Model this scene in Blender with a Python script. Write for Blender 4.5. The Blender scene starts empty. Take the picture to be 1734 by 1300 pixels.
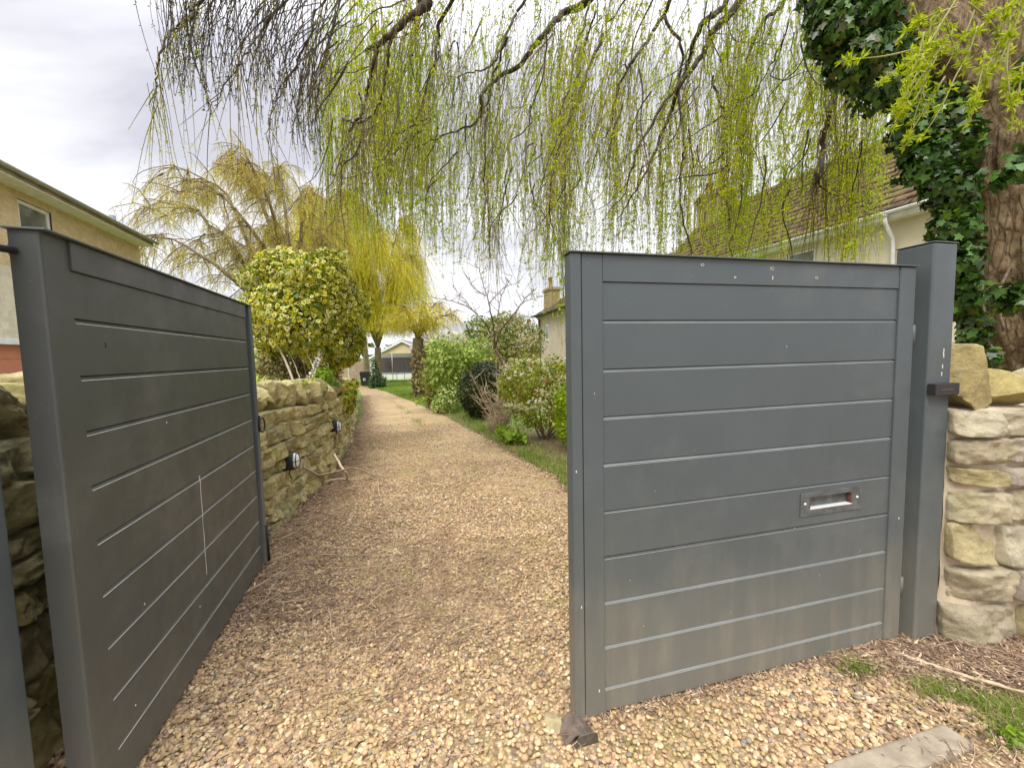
import bpy, math, random
import numpy as np
from mathutils import Vector
random.seed(7); rng = np.random.default_rng(7)
sc = bpy.context.scene
COL = sc.collection
R_ = math.radians

# ------------------------------------------------------------------ camera
F, W, H, CH = 670.0, 1734.0, 1300.0, 1.45
PITCH = math.atan(48 / F); ROLL = R_(1.3)
fwd = np.array([0, math.cos(PITCH), -math.sin(PITCH)])
r0 = np.array([1.0, 0, 0]); u0 = np.cross(r0, fwd)
CR = r0 * math.cos(ROLL) - u0 * math.sin(ROLL)
CU = u0 * math.cos(ROLL) + r0 * math.sin(ROLL)
CP = np.array([0, 0, CH])
cd = bpy.data.cameras.new('camera'); cam = bpy.data.objects.new('camera', cd); COL.objects.link(cam)
from mathutils import Matrix
cam.matrix_world = Matrix(((CR[0], CU[0], -fwd[0], 0), (CR[1], CU[1], -fwd[1], 0), (CR[2], CU[2], -fwd[2], CH), (0, 0, 0, 1)))
cd.sensor_width = 36; cd.lens = 36 * F / W; cd.clip_start = 0.02; cd.clip_end = 3000
sc.camera = cam

def ray(px, py): return fwd + CR * (px - W / 2) / F - CU * (py - H / 2) / F
def at(px, py, Y):
    d = ray(px, py); return CP + d * (Y / d[1])
def gz(x, y):
    t = np.clip(np.asarray(y, float) - 2.6, 0, 60)
    return -0.022 * t * t / (t + 1.5)
def gp(px, py, dz=0.0):
    zz = 0.0
    for _ in range(60):
        d = ray(px, py); P = CP + d * ((zz + dz - CH) / d[2]); zz = 0.5 * zz + 0.5 * float(gz(P[0], P[1]))
    return P

# ------------------------------------------------------------------ sky and sun
SUN_EL, SUN_AZ = 52, 200     # degrees; soft light from behind the photographer
w = bpy.data.worlds.new('World'); sc.world = w; w.use_nodes = True
nt = w.node_tree; N = nt.nodes; L = nt.links; N.clear()
def nd(t, **k):
    n = N.new(t)
    for a, b in k.items(): setattr(n, a, b)
    return n
out = nd('ShaderNodeOutputWorld'); bg = nd('ShaderNodeBackground'); bg.inputs[1].default_value = 0.1
sky = nd('ShaderNodeTexSky', sky_type='NISHITA', sun_disc=False); sky.sun_elevation = R_(SUN_EL); sky.sun_rotation = R_(SUN_AZ)
tc = nd('ShaderNodeTexCoord'); sep = nd('ShaderNodeSeparateXYZ'); L.new(tc.outputs['Generated'], sep.inputs[0])
def mth(op, a, b=None, c=None):
    n = nd('ShaderNodeMath', operation=op)
    for i, v in enumerate((a, b, c)):
        if v is None: continue
        if isinstance(v, (int, float)): n.inputs[i].default_value = v
        else: L.new(v, n.inputs[i])
    return n.outputs[0]
zc = mth('MAXIMUM', sep.outputs[2], 0.0); zz_ = mth('ADD', zc, 0.16)
cmb = nd('ShaderNodeCombineXYZ'); L.new(mth('DIVIDE', sep.outputs[0], zz_), cmb.inputs[0]); L.new(mth('DIVIDE', sep.outputs[1], zz_), cmb.inputs[1])
mp = nd('ShaderNodeMapping'); mp.inputs['Rotation'].default_value = (0, 0, R_(35)); mp.inputs['Scale'].default_value = (0.55, 1.5, 1); mp.inputs['Location'].default_value = (3.4, 1.7, 0)
L.new(cmb.outputs[0], mp.inputs[0])
no = nd('ShaderNodeTexNoise'); no.inputs['Scale'].default_value = 1.15; no.inputs['Detail'].default_value = 5; no.inputs['Roughness'].default_value = 0.5; no.inputs['Distortion'].default_value = 0.3
L.new(mp.outputs[0], no.inputs[0])
cr = nd('ShaderNodeValToRGB'); e = cr.color_ramp.elements
e[0].position = 0.38; e[0].color = (0.46, 0.46, 0.51, 1); e[1].position = 0.54; e[1].color = (0.69, 0.69, 0.71, 1)
L.new(no.outputs[0], cr.inputs[0])
# an overcast sky is brightest overhead
gr = nd('ShaderNodeMapRange', interpolation_type='SMOOTHSTEP'); gr.inputs['From Min'].default_value = 0.45; gr.inputs['From Max'].default_value = 1.0
gr.inputs['To Min'].default_value = 10.0; gr.inputs['To Max'].default_value = 44.0
L.new(sep.outputs[2], gr.inputs[0])
vm = nd('ShaderNodeVectorMath', operation='SCALE'); L.new(cr.outputs[0], vm.inputs[0]); L.new(gr.outputs[0], vm.inputs['Scale'])
mx = nd('ShaderNodeMix', data_type='RGBA'); mx.inputs[0].default_value = 0.94
L.new(sky.outputs[0], mx.inputs[6]); L.new(vm.outputs[0], mx.inputs[7]); L.new(mx.outputs[2], bg.inputs[0]); L.new(bg.outputs[0], out.inputs[0])

sd = bpy.data.lights.new('sun', 'SUN'); sd.energy = 1.5; sd.angle = R_(25); sd.color = (1.0, 0.95, 0.86)
so = bpy.data.objects.new('sun', sd); COL.objects.link(so)
saz = R_(SUN_AZ)
sdir = Vector((math.sin(saz) * math.cos(R_(SUN_EL)), math.cos(saz) * math.cos(R_(SUN_EL)), math.sin(R_(SUN_EL))))
so.rotation_euler = sdir.to_track_quat('Z', 'Y').to_euler(); so.location = (0, 0, 20)
sc.view_settings.view_transform = 'Standard'; sc.view_settings.look = 'None'; sc.view_settings.exposure = 0.70; sc.view_settings.gamma = 1
sc.cycles.max_bounces = 6; sc.cycles.transparent_max_bounces = 8

# ------------------------------------------------------------------ helpers: noise, meshes
_tab = np.random.default_rng(3).random((32, 32, 32))
def vnoise(p, s=1.0, off=0.0):
    p = np.asarray(p, float) * s + off + 100.0
    i = np.floor(p).astype(int); f = p - i; f = f * f * (3 - 2 * f)
    r = 0
    for a in (0, 1):
        for b in (0, 1):
            for c in (0, 1):
                wgt = np.where(a, f[..., 0], 1 - f[..., 0]) * np.where(b, f[..., 1], 1 - f[..., 1]) * np.where(c, f[..., 2], 1 - f[..., 2])
                r = r + wgt * _tab[(i[..., 0] + a) % 32, (i[..., 1] + b) % 32, (i[..., 2] + c) % 32]
    return r * 2 - 1
def fbm(p, s=1.0, o=3, off=0.0):
    r = 0; a = 1.0
    for k in range(o):
        r = r + a * vnoise(p, s * 2 ** k, off + 7.3 * k); a *= 0.5
    return r

def npmesh(name, V, Fc, mat=None, parent=None, smooth=False, uv=None):
    """V (n,3), Fc (m,k) int array -> one mesh object"""
    V = np.ascontiguousarray(V, np.float32); Fc = np.ascontiguousarray(Fc, np.int32)
    me = bpy.data.meshes.new(name); n, k = Fc.shape
    me.vertices.add(len(V)); me.vertices.foreach_set('co', V.ravel())
    me.loops.add(n * k); me.loops.foreach_set('vertex_index', Fc.ravel())
    me.polygons.add(n); me.polygons.foreach_set('loop_start', np.arange(n, dtype=np.int32) * k)
    if smooth: me.polygons.foreach_set('use_smooth', np.ones(n, bool))
    if uv is not None:
        ul = me.uv_layers.new(name='UVMap'); ul.data.foreach_set('uv', np.ascontiguousarray(uv[Fc.ravel()], np.float32).ravel())
    me.update(calc_edges=True)
    o = bpy.data.objects.new(name, me); COL.objects.link(o)
    if mat: me.materials.append(mat)
    if parent: o.parent = parent
    return o

def empty(name, label, cat, group=None, loc=(0, 0, 0)):
    o = bpy.data.objects.new(name, None); COL.objects.link(o); o.location = loc
    o['label'] = label; o['category'] = cat
    if group: o['group'] = group
    o.empty_display_size = 0.1
    return o
def tag(o, label=None, cat=None, group=None, kind=None):
    if label: o['label'] = label
    if cat: o['category'] = cat
    if group: o['group'] = group
    if kind: o['kind'] = kind
    return o

class MB:
    def __init__(s): s.v = []; s.f = []
    def add(s, vs, fs):
        b = len(s.v); s.v += [tuple(map(float, p)) for p in vs]; s.f += [tuple(i + b for i in f) for f in fs]; return s
    def box(s, a, b, M=None):
        x0, y0, z0 = a; x1, y1, z1 = b
        vs = [(x0, y0, z0), (x1, y0, z0), (x1, y1, z0), (x0, y1, z0), (x0, y0, z1), (x1, y0, z1), (x1, y1, z1), (x0, y1, z1)]
        if M: vs = [M(*p) for p in vs]
        return s.add(vs, [(0, 3, 2, 1), (4, 5, 6, 7), (0, 1, 5, 4), (1, 2, 6, 5), (2, 3, 7, 6), (3, 0, 4, 7)])
    def prism(s, poly, ext, M):
        """poly in (a,b), extruded over c in ext; M maps (a,b,c) to a point"""
        n = len(poly); vs = [M(a, b, ext[0]) for a, b in poly] + [M(a, b, ext[1]) for a, b in poly]
        return s.add(vs, [tuple(range(n))[::-1], tuple(range(n, 2 * n))] + [(i, (i + 1) % n, n + (i + 1) % n, n + i) for i in range(n)])
    def tube(s, pts, rad, sides=8, cap=True):
        pts = [Vector(p) for p in pts]; n = len(pts)
        if not hasattr(rad, '__len__'): rad = [rad] * n
        b = len(s.v); up = Vector((0.31, 0.2, 0.93))
        for i, p in enumerate(pts):
            t = (pts[min(i + 1, n - 1)] - pts[max(i - 1, 0)]).normalized()
            if abs(t.dot(up)) > 0.98: up = Vector((1, 0.1, 0)).normalized()
            a = t.cross(up).normalized(); c = t.cross(a)
            for k in range(sides):
                q = p + (a * math.cos(2 * math.pi * k / sides) + c * math.sin(2 * math.pi * k / sides)) * rad[i]; s.v.append(tuple(q))
        for i in range(n - 1):
            for k in range(sides):
                s.f.append((b + i * sides + k, b + i * sides + (k + 1) % sides, b + (i + 1) * sides + (k + 1) % sides, b + (i + 1) * sides + k))
        if cap: s.f.append(tuple(b + k for k in range(sides))[::-1]); s.f.append(tuple(b + (n - 1) * sides + k for k in range(sides)))
        return s
    def build(s, name, mat, parent=None, smooth=False, bevel=0, seg=2):
        me = bpy.data.meshes.new(name); me.from_pydata(s.v, [], s.f); me.materials.append(mat)
        if smooth: me.polygons.foreach_set('use_smooth', [True] * len(s.f))
        me.update()
        o = bpy.data.objects.new(name, me); COL.objects.link(o)
        if parent: o.parent = parent
        if bevel:
            m = o.modifiers.new('bevel', 'BEVEL'); m.width = bevel; m.segments = seg; m.limit_method = 'ANGLE'; m.angle_limit = R_(40)
        return o

def smooth_path(pts, n=6):
    P = [np.array(p, float) for p in pts]; P = [2 * P[0] - P[1]] + P + [2 * P[-1] - P[-2]]; o = []
    for i in range(1, len(P) - 2):
        a, b, c, d = P[i - 1:i + 3]
        for k in range(n):
            t = k / n; o.append(0.5 * ((2 * b) + (c - a) * t + (2 * a - 5 * b + 4 * c - d) * t * t + (3 * b - a - 3 * c + d) * t ** 3))
    o.append(P[-2]); return o

def strands(P, rad, sides=3):
    """P (N,n,3) paths, rad (n,) or (N,n) -> verts, quads"""
    Nn, n, _ = P.shape
    if np.ndim(rad) == 1: rad = np.broadcast_to(rad, (Nn, n))
    T = np.gradient(P, axis=1); T /= np.linalg.norm(T, axis=2, keepdims=True) + 1e-9
    ref = np.where(np.abs(T[..., 2:3]) > 0.8, np.array([1.0, 0.2, 0]), np.array([0, 0, 1.0]))
    A = np.cross(T, ref); A /= np.linalg.norm(A, axis=2, keepdims=True) + 1e-9; B = np.cross(T, A)
    ang = np.arange(sides) * 2 * math.pi / sides
    V = P[:, :, None, :] + (A[:, :, None, :] * np.cos(ang)[None, None, :, None] + B[:, :, None, :] * np.sin(ang)[None, None, :, None]) * rad[:, :, None, None]
    idx = np.arange(Nn * n * sides).reshape(Nn, n, sides); nx = np.roll(idx, -1, axis=2)
    Q = np.stack([idx[:, :-1], nx[:, :-1], nx[:, 1:], idx[:, 1:]], axis=-1).reshape(-1, 4)
    return V.reshape(-1, 3), Q

def unit(a): return a / (np.linalg.norm(a, axis=-1, keepdims=True) + 1e-9)
def rand_dir(n): return unit(rng.normal(size=(n, 3)))
def leaf_quads(P, D, Wd, ln, wd, lift=0.15):
    """diamond leaves from base P along D, width dir Wd; slightly cupped"""
    ln = np.broadcast_to(ln, (len(P),))[:, None]; wd = np.broadcast_to(wd, (len(P),))[:, None]
    Nn = np.cross(D, Wd)
    a = P; b = P + D * ln * 0.45 + Wd * wd * 0.5 + Nn * wd * lift; c = P + D * ln; d = P + D * ln * 0.45 - Wd * wd * 0.5 + Nn * wd * lift
    V = np.stack([a, b, c, d], axis=1).reshape(-1, 3); return V, np.arange(len(V)).reshape(-1, 4)
IVY = np.array([(0, 0), (0.42, -0.08), (0.36, 0.22), (0.62, 0.42), (0.26, 0.55), (0, 1.0), (-0.26, 0.55), (-0.62, 0.42), (-0.36, 0.22), (-0.42, -0.08)])
VARL = np.array([(0, 0), (0.34, 0.02), (0.46, 0.3), (0.40, 0.5), (0.2, 0.78), (0, 1.0), (-0.2, 0.78), (-0.40, 0.5), (-0.46, 0.3), (-0.34, 0.02)])
OVAL = np.array([(0, 0), (0.3, 0.22), (0.36, 0.55), (0.18, 0.85), (0, 1.0), (-0.18, 0.85), (-0.36, 0.55), (-0.3, 0.22)])
def leaf_shape(P, D, Wd, size, shape=IVY, cup=0.22):
    k = len(shape); size = np.broadcast_to(size, (len(P),))[:, None]; Nn = np.cross(Wd, D)
    cen = P + D * size * 0.4
    vs = [cen]
    for a, b in shape: vs.append(P + D * size * b + Wd * size * a + Nn * size * cup * (a * a - 0.25 * b))
    V = np.stack(vs, axis=1).reshape(-1, 3)
    base = np.arange(len(P))[:, None, None] * (k + 1)
    tri = np.array([(0, 1 + i, 1 + (i + 1) % k) for i in range(k)])[None]
    uv1 = np.array([(0.5, 0.5)] + [(1.0, 0.5)] * k)
    return V, (base + tri).reshape(-1, 3), np.tile(uv1, (len(P), 1))

# ------------------------------------------------------------------ helpers: materials
def newmat(name):
    m = bpy.data.materials.new(name); m.use_nodes = True; t = m.node_tree; b = t.nodes['Principled BSDF']; return m, t, b
class NT:
    def __init__(s, t): s.t = t; s.tc = None
    def n(s, ty, **k):
        x = s.t.nodes.new(ty)
        for a, b in k.items(): setattr(x, a, b)
        return x
    def l(s, a, b): s.t.links.new(a, b)
    def co(s, which='Object', scale=None, rot=None):
        if not s.tc: s.tc = s.n('ShaderNodeTexCoord')
        o = s.tc.outputs[which]
        if scale or rot:
            m = s.n('ShaderNodeMapping')
            if scale: m.inputs['Scale'].default_value = scale
            if rot: m.inputs['Rotation'].default_value = rot
            s.l(o, m.inputs[0]); o = m.outputs[0]
        return o
    def noise(s, scale, detail=4, rough=0.55, co=None, dist=0):
        x = s.n('ShaderNodeTexNoise'); x.inputs['Scale'].default_value = scale; x.inputs['Detail'].default_value = detail; x.inputs['Roughness'].default_value = rough; x.inputs['Distortion'].default_value = dist
        s.l(co or s.co(), x.inputs[0]); return x.outputs[0]
    def vor(s, scale, co=None, feature='F1', rnd=1.0):
        x = s.n('ShaderNodeTexVoronoi', feature=feature); x.inputs['Scale'].default_value = scale; x.inputs['Randomness'].default_value = rnd
        s.l(co or s.co(), x.inputs[0]); return x
    def ramp(s, f, stops, interp='LINEAR'):
        x = s.n('ShaderNodeValToRGB'); r = x.color_ramp; r.interpolation = interp
        while len(r.elements) < len(stops): r.elements.new(0.5)
        for e_, (p, c) in zip(r.elements, stops):
            e_.position = p; e_.color = (*c, 1) if hasattr(c, '__len__') else (c, c, c, 1)
        s.l(f, x.inputs[0]); return x.outputs[0]
    def mix(s, f, a, b, mode='MIX'):
        x = s.n('ShaderNodeMix', data_type='RGBA', blend_type=mode)
        for v, i in ((f, 0), (a, 6), (b, 7)):
            if isinstance(v, (int, float)): x.inputs[i].default_value = v
            elif isinstance(v, tuple): x.inputs[i].default_value = (*v, 1)
            else: s.l(v, x.inputs[i])
        return x.outputs[2]
    def m(s, op, a, b=None):
        x = s.n('ShaderNodeMath', operation=op)
        for i, v in enumerate((a, b)):
            if v is None: continue
            if isinstance(v, (int, float)): x.inputs[i].default_value = v
            else: s.l(v, x.inputs[i])
        return x.outputs[0]
    def bump(s, h, strength=0.3, dist=0.01, nrm=None):
        x = s.n('ShaderNodeBump'); x.inputs['Strength'].default_value = strength; x.inputs['Distance'].default_value = dist
        s.l(h, x.inputs['Height'])
        if nrm is not None: s.l(nrm, x.inputs['Normal'])
        return x.outputs[0]
    def island(s):
        x = s.n('ShaderNodeNewGeometry'); return x.outputs['Random Per Island']

def simple(name, col, rough=0.6, metal=0, var=0.12, scale=8, bump=0.0, bscale=60, spec=None):
    m, t, b = newmat(name); q = NT(t)
    c2 = tuple(min(1, c * (1 + var)) for c in col); c1 = tuple(c * (1 - var) for c in col)
    q.l(q.ramp(q.noise(scale), [(0.3, c1), (0.7, c2)]), b.inputs['Base Color'])
    b.inputs['Roughness'].default_value = rough; b.inputs['Metallic'].default_value = metal
    if spec is not None: b.inputs['Specular IOR Level'].default_value = spec
    if bump: q.l(q.bump(q.noise(bscale), bump, 0.005), b.inputs['Normal'])
    return m

def leafmat(name, cols, transl=0.35, rough=0.5, clump=None, clscale=1.5, edge=None, spec=0.4):
    """cols: colours picked per leaf; clump: a second palette chosen by where on the plant the leaf grows; edge: pale leaf margin"""
    def sat(c):
        g = sum(c) / 3; return tuple(max(0.004, g + (x - g) * 1.22) for x in c)
    cols = [sat(c) for c in cols]; clump = [sat(c) for c in clump] if clump else None; edge = [sat(c) for c in edge] if edge else None
    m, t, b = newmat(name); q = NT(t); isl = q.island(); n = len(cols)
    c = q.ramp(isl, [(i / n, x) for i, x in enumerate(cols)], 'CONSTANT')
    if clump:
        n2 = len(clump); c2 = q.ramp(isl, [(i / n2, x) for i, x in enumerate(clump)], 'CONSTANT')
        f = q.ramp(q.noise(clscale, 3), [(0.42, 0.0), (0.58, 1.0)]); c = q.mix(f, c, c2)
    if edge:
        uvn = q.co('UV'); sp = q.n('ShaderNodeSeparateXYZ'); q.l(uvn, sp.inputs[0])
        f = q.ramp(q.m('ADD', sp.outputs[0], q.m('MULTIPLY', q.m('SUBTRACT', q.noise(40, 2), 0.5), 0.5)), [(0.70, 0.0), (0.86, 1.0)])
        pale = q.ramp(q.m('FRACT', q.m('MULTIPLY', isl, 17.0)), [(i / len(edge), x) for i, x in enumerate(edge)], 'CONSTANT')
        c = q.mix(f, c, pale)
    q.l(c, b.inputs['Base Color']); b.inputs['Roughness'].default_value = rough; b.inputs['Specular IOR Level'].default_value = spec
    tr = q.n('ShaderNodeBsdfTranslucent'); q.l(c, tr.inputs[0]); mx_ = q.n('ShaderNodeMixShader'); mx_.inputs[0].default_value = transl
    q.l(b.outputs[0], mx_.inputs[1]); q.l(tr.outputs[0], mx_.inputs[2])
    o = t.nodes['Material Output']; q.l(mx_.outputs[0], o.inputs[0]); return m

# painted anthracite metal of the gates, grimed towards the ground by splashed mud
def gate_paint(name, base=(0.068, 0.086, 0.094), grime=1.0):
    m, t, b = newmat(name); q = NT(t); sp = q.n('ShaderNodeSeparateXYZ'); q.l(q.co(), sp.inputs[0])
    zf = q.ramp(q.m('ADD', sp.outputs[2], q.m('MULTIPLY', q.m('SUBTRACT', q.noise(3.5, 5), 0.5), 0.5)), [(0.0, 1.0 * grime), (0.30, 0.62 * grime), (0.6, 0.15 * grime), (1.0, 0.04)])
    streak = q.ramp(q.noise(9, 5, 0.7, q.co(scale=(1, 1, 0.12))), [(0.45, 0.0), (0.75, 1.0)])
    f = q.m('MULTIPLY', zf, q.m('ADD', 0.62, q.m('MULTIPLY', q.m('MULTIPLY', streak, q.noise(130, 3, .8)), 1.1)))
    c = q.ramp(q.noise(1.7, 3), [(0.3, tuple(x * 0.92 for x in base)), (0.7, tuple(x * 1.08 for x in base))])
    c = q.mix(f, c, (0.235, 0.215, 0.165))
    speck = q.ramp(q.noise(160, 2, 0.5), [(0.74, 0.0), (0.78, 1.0)])
    c = q.mix(q.m('MULTIPLY', speck, 0.45), c, (0.4, 0.4, 0.36))
    blot = q.ramp(q.noise(2.2, 6, 0.65), [(0.52, 0.0), (0.72, 0.32)]); c = q.mix(blot, c, (0.17, 0.18, 0.17))
    q.l(c, b.inputs['Base Color'])
    q.l(q.ramp(q.noise(12, 4), [(0.3, 0.36), (0.7, 0.52)]), b.inputs['Roughness'])
    q.l(q.bump(q.noise(260, 2), 0.10, 0.001), b.inputs['Normal']); return m

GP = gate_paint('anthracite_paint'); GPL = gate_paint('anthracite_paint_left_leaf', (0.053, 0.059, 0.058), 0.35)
LEDGE2 = simple('pale_lit_ledge', (0.62, 0.63, 0.60), 0.45, 0, .15, 3)  # left gate ledges: caught sky light put into the colour; slot lip shares it
LEDGE = simple('lit_paint_ledge', (0.27, 0.29, 0.285), 0.45, 0, .25, 3)  # right gate ledges: sky light on the chamfers painted as a paler tone
DARK = simple('dark_rubber', (0.02, 0.02, 0.022), 0.5)
STEEL = simple('dull_steel', (0.3, 0.29, 0.27), 0.45, 0.7, 0.25, 30, 0.2)
RUST = simple('rusty_steel', (0.16, 0.08, 0.045), 0.8, 0.2, 0.5, 25, 0.4)
WHITE = simple('white_plastic', (0.75, 0.75, 0.73), 0.4)
CHALK = simple('chalky_paint_chip', (0.7, 0.7, 0.66), 0.8)

def frame(origin, ang):
    """local (along, z, out) with 'out' towards the viewer side of the leaf"""
    d = (math.cos(R_(ang)), math.sin(R_(ang))); return lambda a, z, o: (origin[0] + d[0] * a + d[1] * o, origin[1] + d[1] * a - d[0] * o, z)

def boards(M, x0, x1, zs, out, th, ch=0.008):
    """horizontal boards between the heights zs, chamfered so that each joint is a V groove"""
    mb = MB()
    for i in range(len(zs) - 1):
        top, bot = zs[i], zs[i + 1]; c0 = 0 if i == 0 else ch; c1 = 0 if i == len(zs) - 2 else ch
        prof = [(bot + 0.0003, out - th), (top - 0.0003, out - th), (top - 0.0003, out - ch if c0 else out), (top - c0, out), (bot + c1 * .5, out), (bot + 0.0003, out - ch if c1 else out)]
        mb.prism(prof, (x0, x1), lambda a, b_, c: M(c, a, b_))
    return mb
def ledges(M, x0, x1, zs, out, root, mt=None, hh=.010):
    """sky light painted as a pale strip on each upward chamfer below the top"""
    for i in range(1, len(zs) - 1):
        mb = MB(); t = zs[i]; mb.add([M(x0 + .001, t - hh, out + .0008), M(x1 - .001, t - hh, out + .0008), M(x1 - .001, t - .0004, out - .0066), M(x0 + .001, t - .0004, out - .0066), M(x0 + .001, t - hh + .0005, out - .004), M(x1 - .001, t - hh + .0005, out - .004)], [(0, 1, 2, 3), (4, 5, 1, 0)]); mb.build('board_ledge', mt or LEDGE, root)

# ------------------------------------------------------------------ ground
def lines(a, b, n, p=1.0):
    t = np.linspace(0, 1, n) ** p; return a + (b - a) * t
ys = np.concatenate([lines(-40, 0, 12)[:-1], np.arange(0, 8, 0.1), np.arange(8, 30, 0.4), np.arange(30, 70, 2.0), lines(70, 900, 16, 1.6)])
xs = np.concatenate([-lines(12, 700, 18, 1.8)[::-1][:-1], np.arange(-12, 12.01, 0.15), lines(12, 700, 18, 1.8)[1:]])
def in_drive_w(x, y):
    """0 outside, 1 inside the drive, soft at its edges"""
    xl = np.interp(y, DL[:, 1], DL[:, 0]); xr = np.interp(y, DR[:, 1], DR[:, 0])
    return np.clip(np.minimum(x - xl, xr - x) / 0.25 + 0.5, 0, 1)
DL = np.array([(-2.3, -3), (-2.1, 0.0), (-1.9, 1.0), (-1.93, 2.0), (-2.03, 3.0), (-2.16, 4.0), (-2.38, 5.1), (-2.62, 6.0), (-3.0, 7.3), (-3.55, 8.8), (-4.4, 11.5), (-6.5, 17), (-9.4, 24.3), (-12.5, 30), (-16, 34)])
DR = np.array([(2.2, -3), (1.95, 0.0), (1.95, 1.0), (1.86, 1.35), (1.72, 1.62), (1.9, 1.92), (1.75, 2.5), (0.95, 3.6), (0.6, 4.2), (0.56, 4.63), (0.24, 5.35), (-0.2, 6.6), (-0.9, 8.5), (-2.0, 11.3), (-3.85, 15.3), (-6.5, 21), (-9.3, 26.3), (-11.5, 30), (-14.5, 34)])
X, Yg = np.meshgrid(xs, ys); Z = gz(X, Yg) - 0.012 + 0.03 * (1 - in_drive_w(X, Yg)) * (Yg < 60) * (0.5 + vnoise(np.stack([X, Yg, 0 * X], -1), 1.3))
Vg = np.stack([X, Yg, Z], -1).reshape(-1, 3); ny, nx = X.shape
I = np.arange(ny * nx).reshape(ny, nx); Q = np.stack([I[:-1, :-1], I[:-1, 1:], I[1:, 1:], I[1:, :-1]], -1).reshape(-1, 4)
m, t, b = newmat('garden_soil_and_lawn'); q = NT(t)
soil = q.ramp(q.noise(14, 6, 0.7), [(0.3, (0.11, 0.07, 0.045)), (0.55, (0.23, 0.155, 0.095)), (0.75, (0.36, 0.26, 0.16))])
lawn = q.ramp(q.noise(5, 5, 0.7), [(0.3, (0.07, 0.13, 0.015)), (0.7, (0.16, 0.25, 0.03))])
sp = q.n('ShaderNodeSeparateXYZ'); q.l(q.co(), sp.inputs[0])
fy = q.ramp(q.m('ADD', q.m('DIVIDE', sp.outputs[1], 40.0), q.m('MULTIPLY', q.m('SUBTRACT', q.noise(0.8, 4), 0.5), 0.15)), [(0.16, 0.0), (0.24, 1.0)])
q.l(q.mix(fy, soil, lawn), b.inputs['Base Color']); b.inputs['Roughness'].default_value = 0.95
q.l(q.bump(q.noise(50, 5, 0.7), 0.6, 0.03), b.inputs['Normal'])
tag(npmesh('ground', Vg, Q, m, smooth=True), kind='structure')

# the drive: a sheet of fine gravel just above the ground
PEB = [(a_ * 1.03, b_ * 1.02, c_ * .89) for a_, b_, c_ in [(0.56, 0.40, 0.24), (0.46, 0.31, 0.19), (0.62, 0.48, 0.30), (0.38, 0.25, 0.16), (0.54, 0.37, 0.25), (0.28, 0.19, 0.13), (0.55, 0.43, 0.24), (0.68, 0.58, 0.42), (0.26, 0.22, 0.20), (0.52, 0.34, 0.25), (0.44, 0.33, 0.18), (0.36, 0.26, 0.18), (0.60, 0.44, 0.29), (0.42, 0.29, 0.18)]]
yy = np.concatenate([np.arange(-3, 10, 0.12), np.arange(10, 34.1, 0.5)]); uu = np.linspace(0, 1, 60)
xl = np.interp(yy, DL[:, 1], DL[:, 0]); xr = np.interp(yy, DR[:, 1], DR[:, 0])
wob = 0.09 * vnoise(np.stack([yy, yy * 0, yy * 0 + 4], -1), 1.7)
XX = xl[:, None] + (xr + wob - xl)[:, None] * uu[None]; YY = np.broadcast_to(yy[:, None], XX.shape)
edge_dip = 0.016 * (np.abs(uu - 0.5) * 2) ** 14
ZZ = gz(XX, YY) + 0.004 + 0.010 * vnoise(np.stack([XX, YY, 0 * XX], -1), 1.1) * (1 - edge_dip / 0.016) - edge_dip[None]
I = np.arange(XX.size).reshape(XX.shape); Q = np.stack([I[:-1, :-1], I[:-1, 1:], I[1:, 1:], I[1:, :-1]], -1).reshape(-1, 4)
m, t, b = newmat('drive_gravel'); q = NT(t)
v1 = q.vor(58); sx = q.n('ShaderNodeSeparateXYZ'); q.l(v1.outputs['Color'], sx.inputs[0])
pc = q.ramp(sx.outputs[0], [(i / len(PEB), c) for i, c in enumerate(PEB)], 'CONSTANT')
pc = q.mix(q.ramp(v1.outputs['Distance'], [(0.3, 0.0), (0.7, 0.9)]), pc, (0.15, 0.10, 0.055))
dirt = q.ramp(q.noise(60, 5, 0.75), [(0.3, (0.27, 0.165, 0.075)), (0.5, (0.50, 0.34, 0.165)), (0.7, (0.70, 0.51, 0.27))])
c = q.mix(q.ramp(q.noise(1.6, 5, 0.6), [(0.42, 0.05), (0.6, 0.45)]), pc, dirt)
moss = q.ramp(q.noise(2.6, 6, 0.7), [(0.50, 0.0), (0.66, 0.6)]); c = q.mix(moss, c, (0.27, 0.24, 0.05))
q.l(c, b.inputs['Base Color']); b.inputs['Roughness'].default_value = 0.85
q.l(q.bump(q.m('SUBTRACT', 1.0, v1.outputs['Distance']), 0.8, 0.012, q.bump(q.noise(25, 4), 0.5, 0.02)), b.inputs['Normal'])
tag(npmesh('drive', np.stack([XX, YY, ZZ], -1).reshape(-1, 3), Q, m, smooth=True), kind='structure')

def cat(ps):
    V = []; Fq = []; o = 0
    for v, f in ps: V.append(v); Fq.append(f + o); o += len(v)
    return np.concatenate(V), np.concatenate(Fq)
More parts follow.
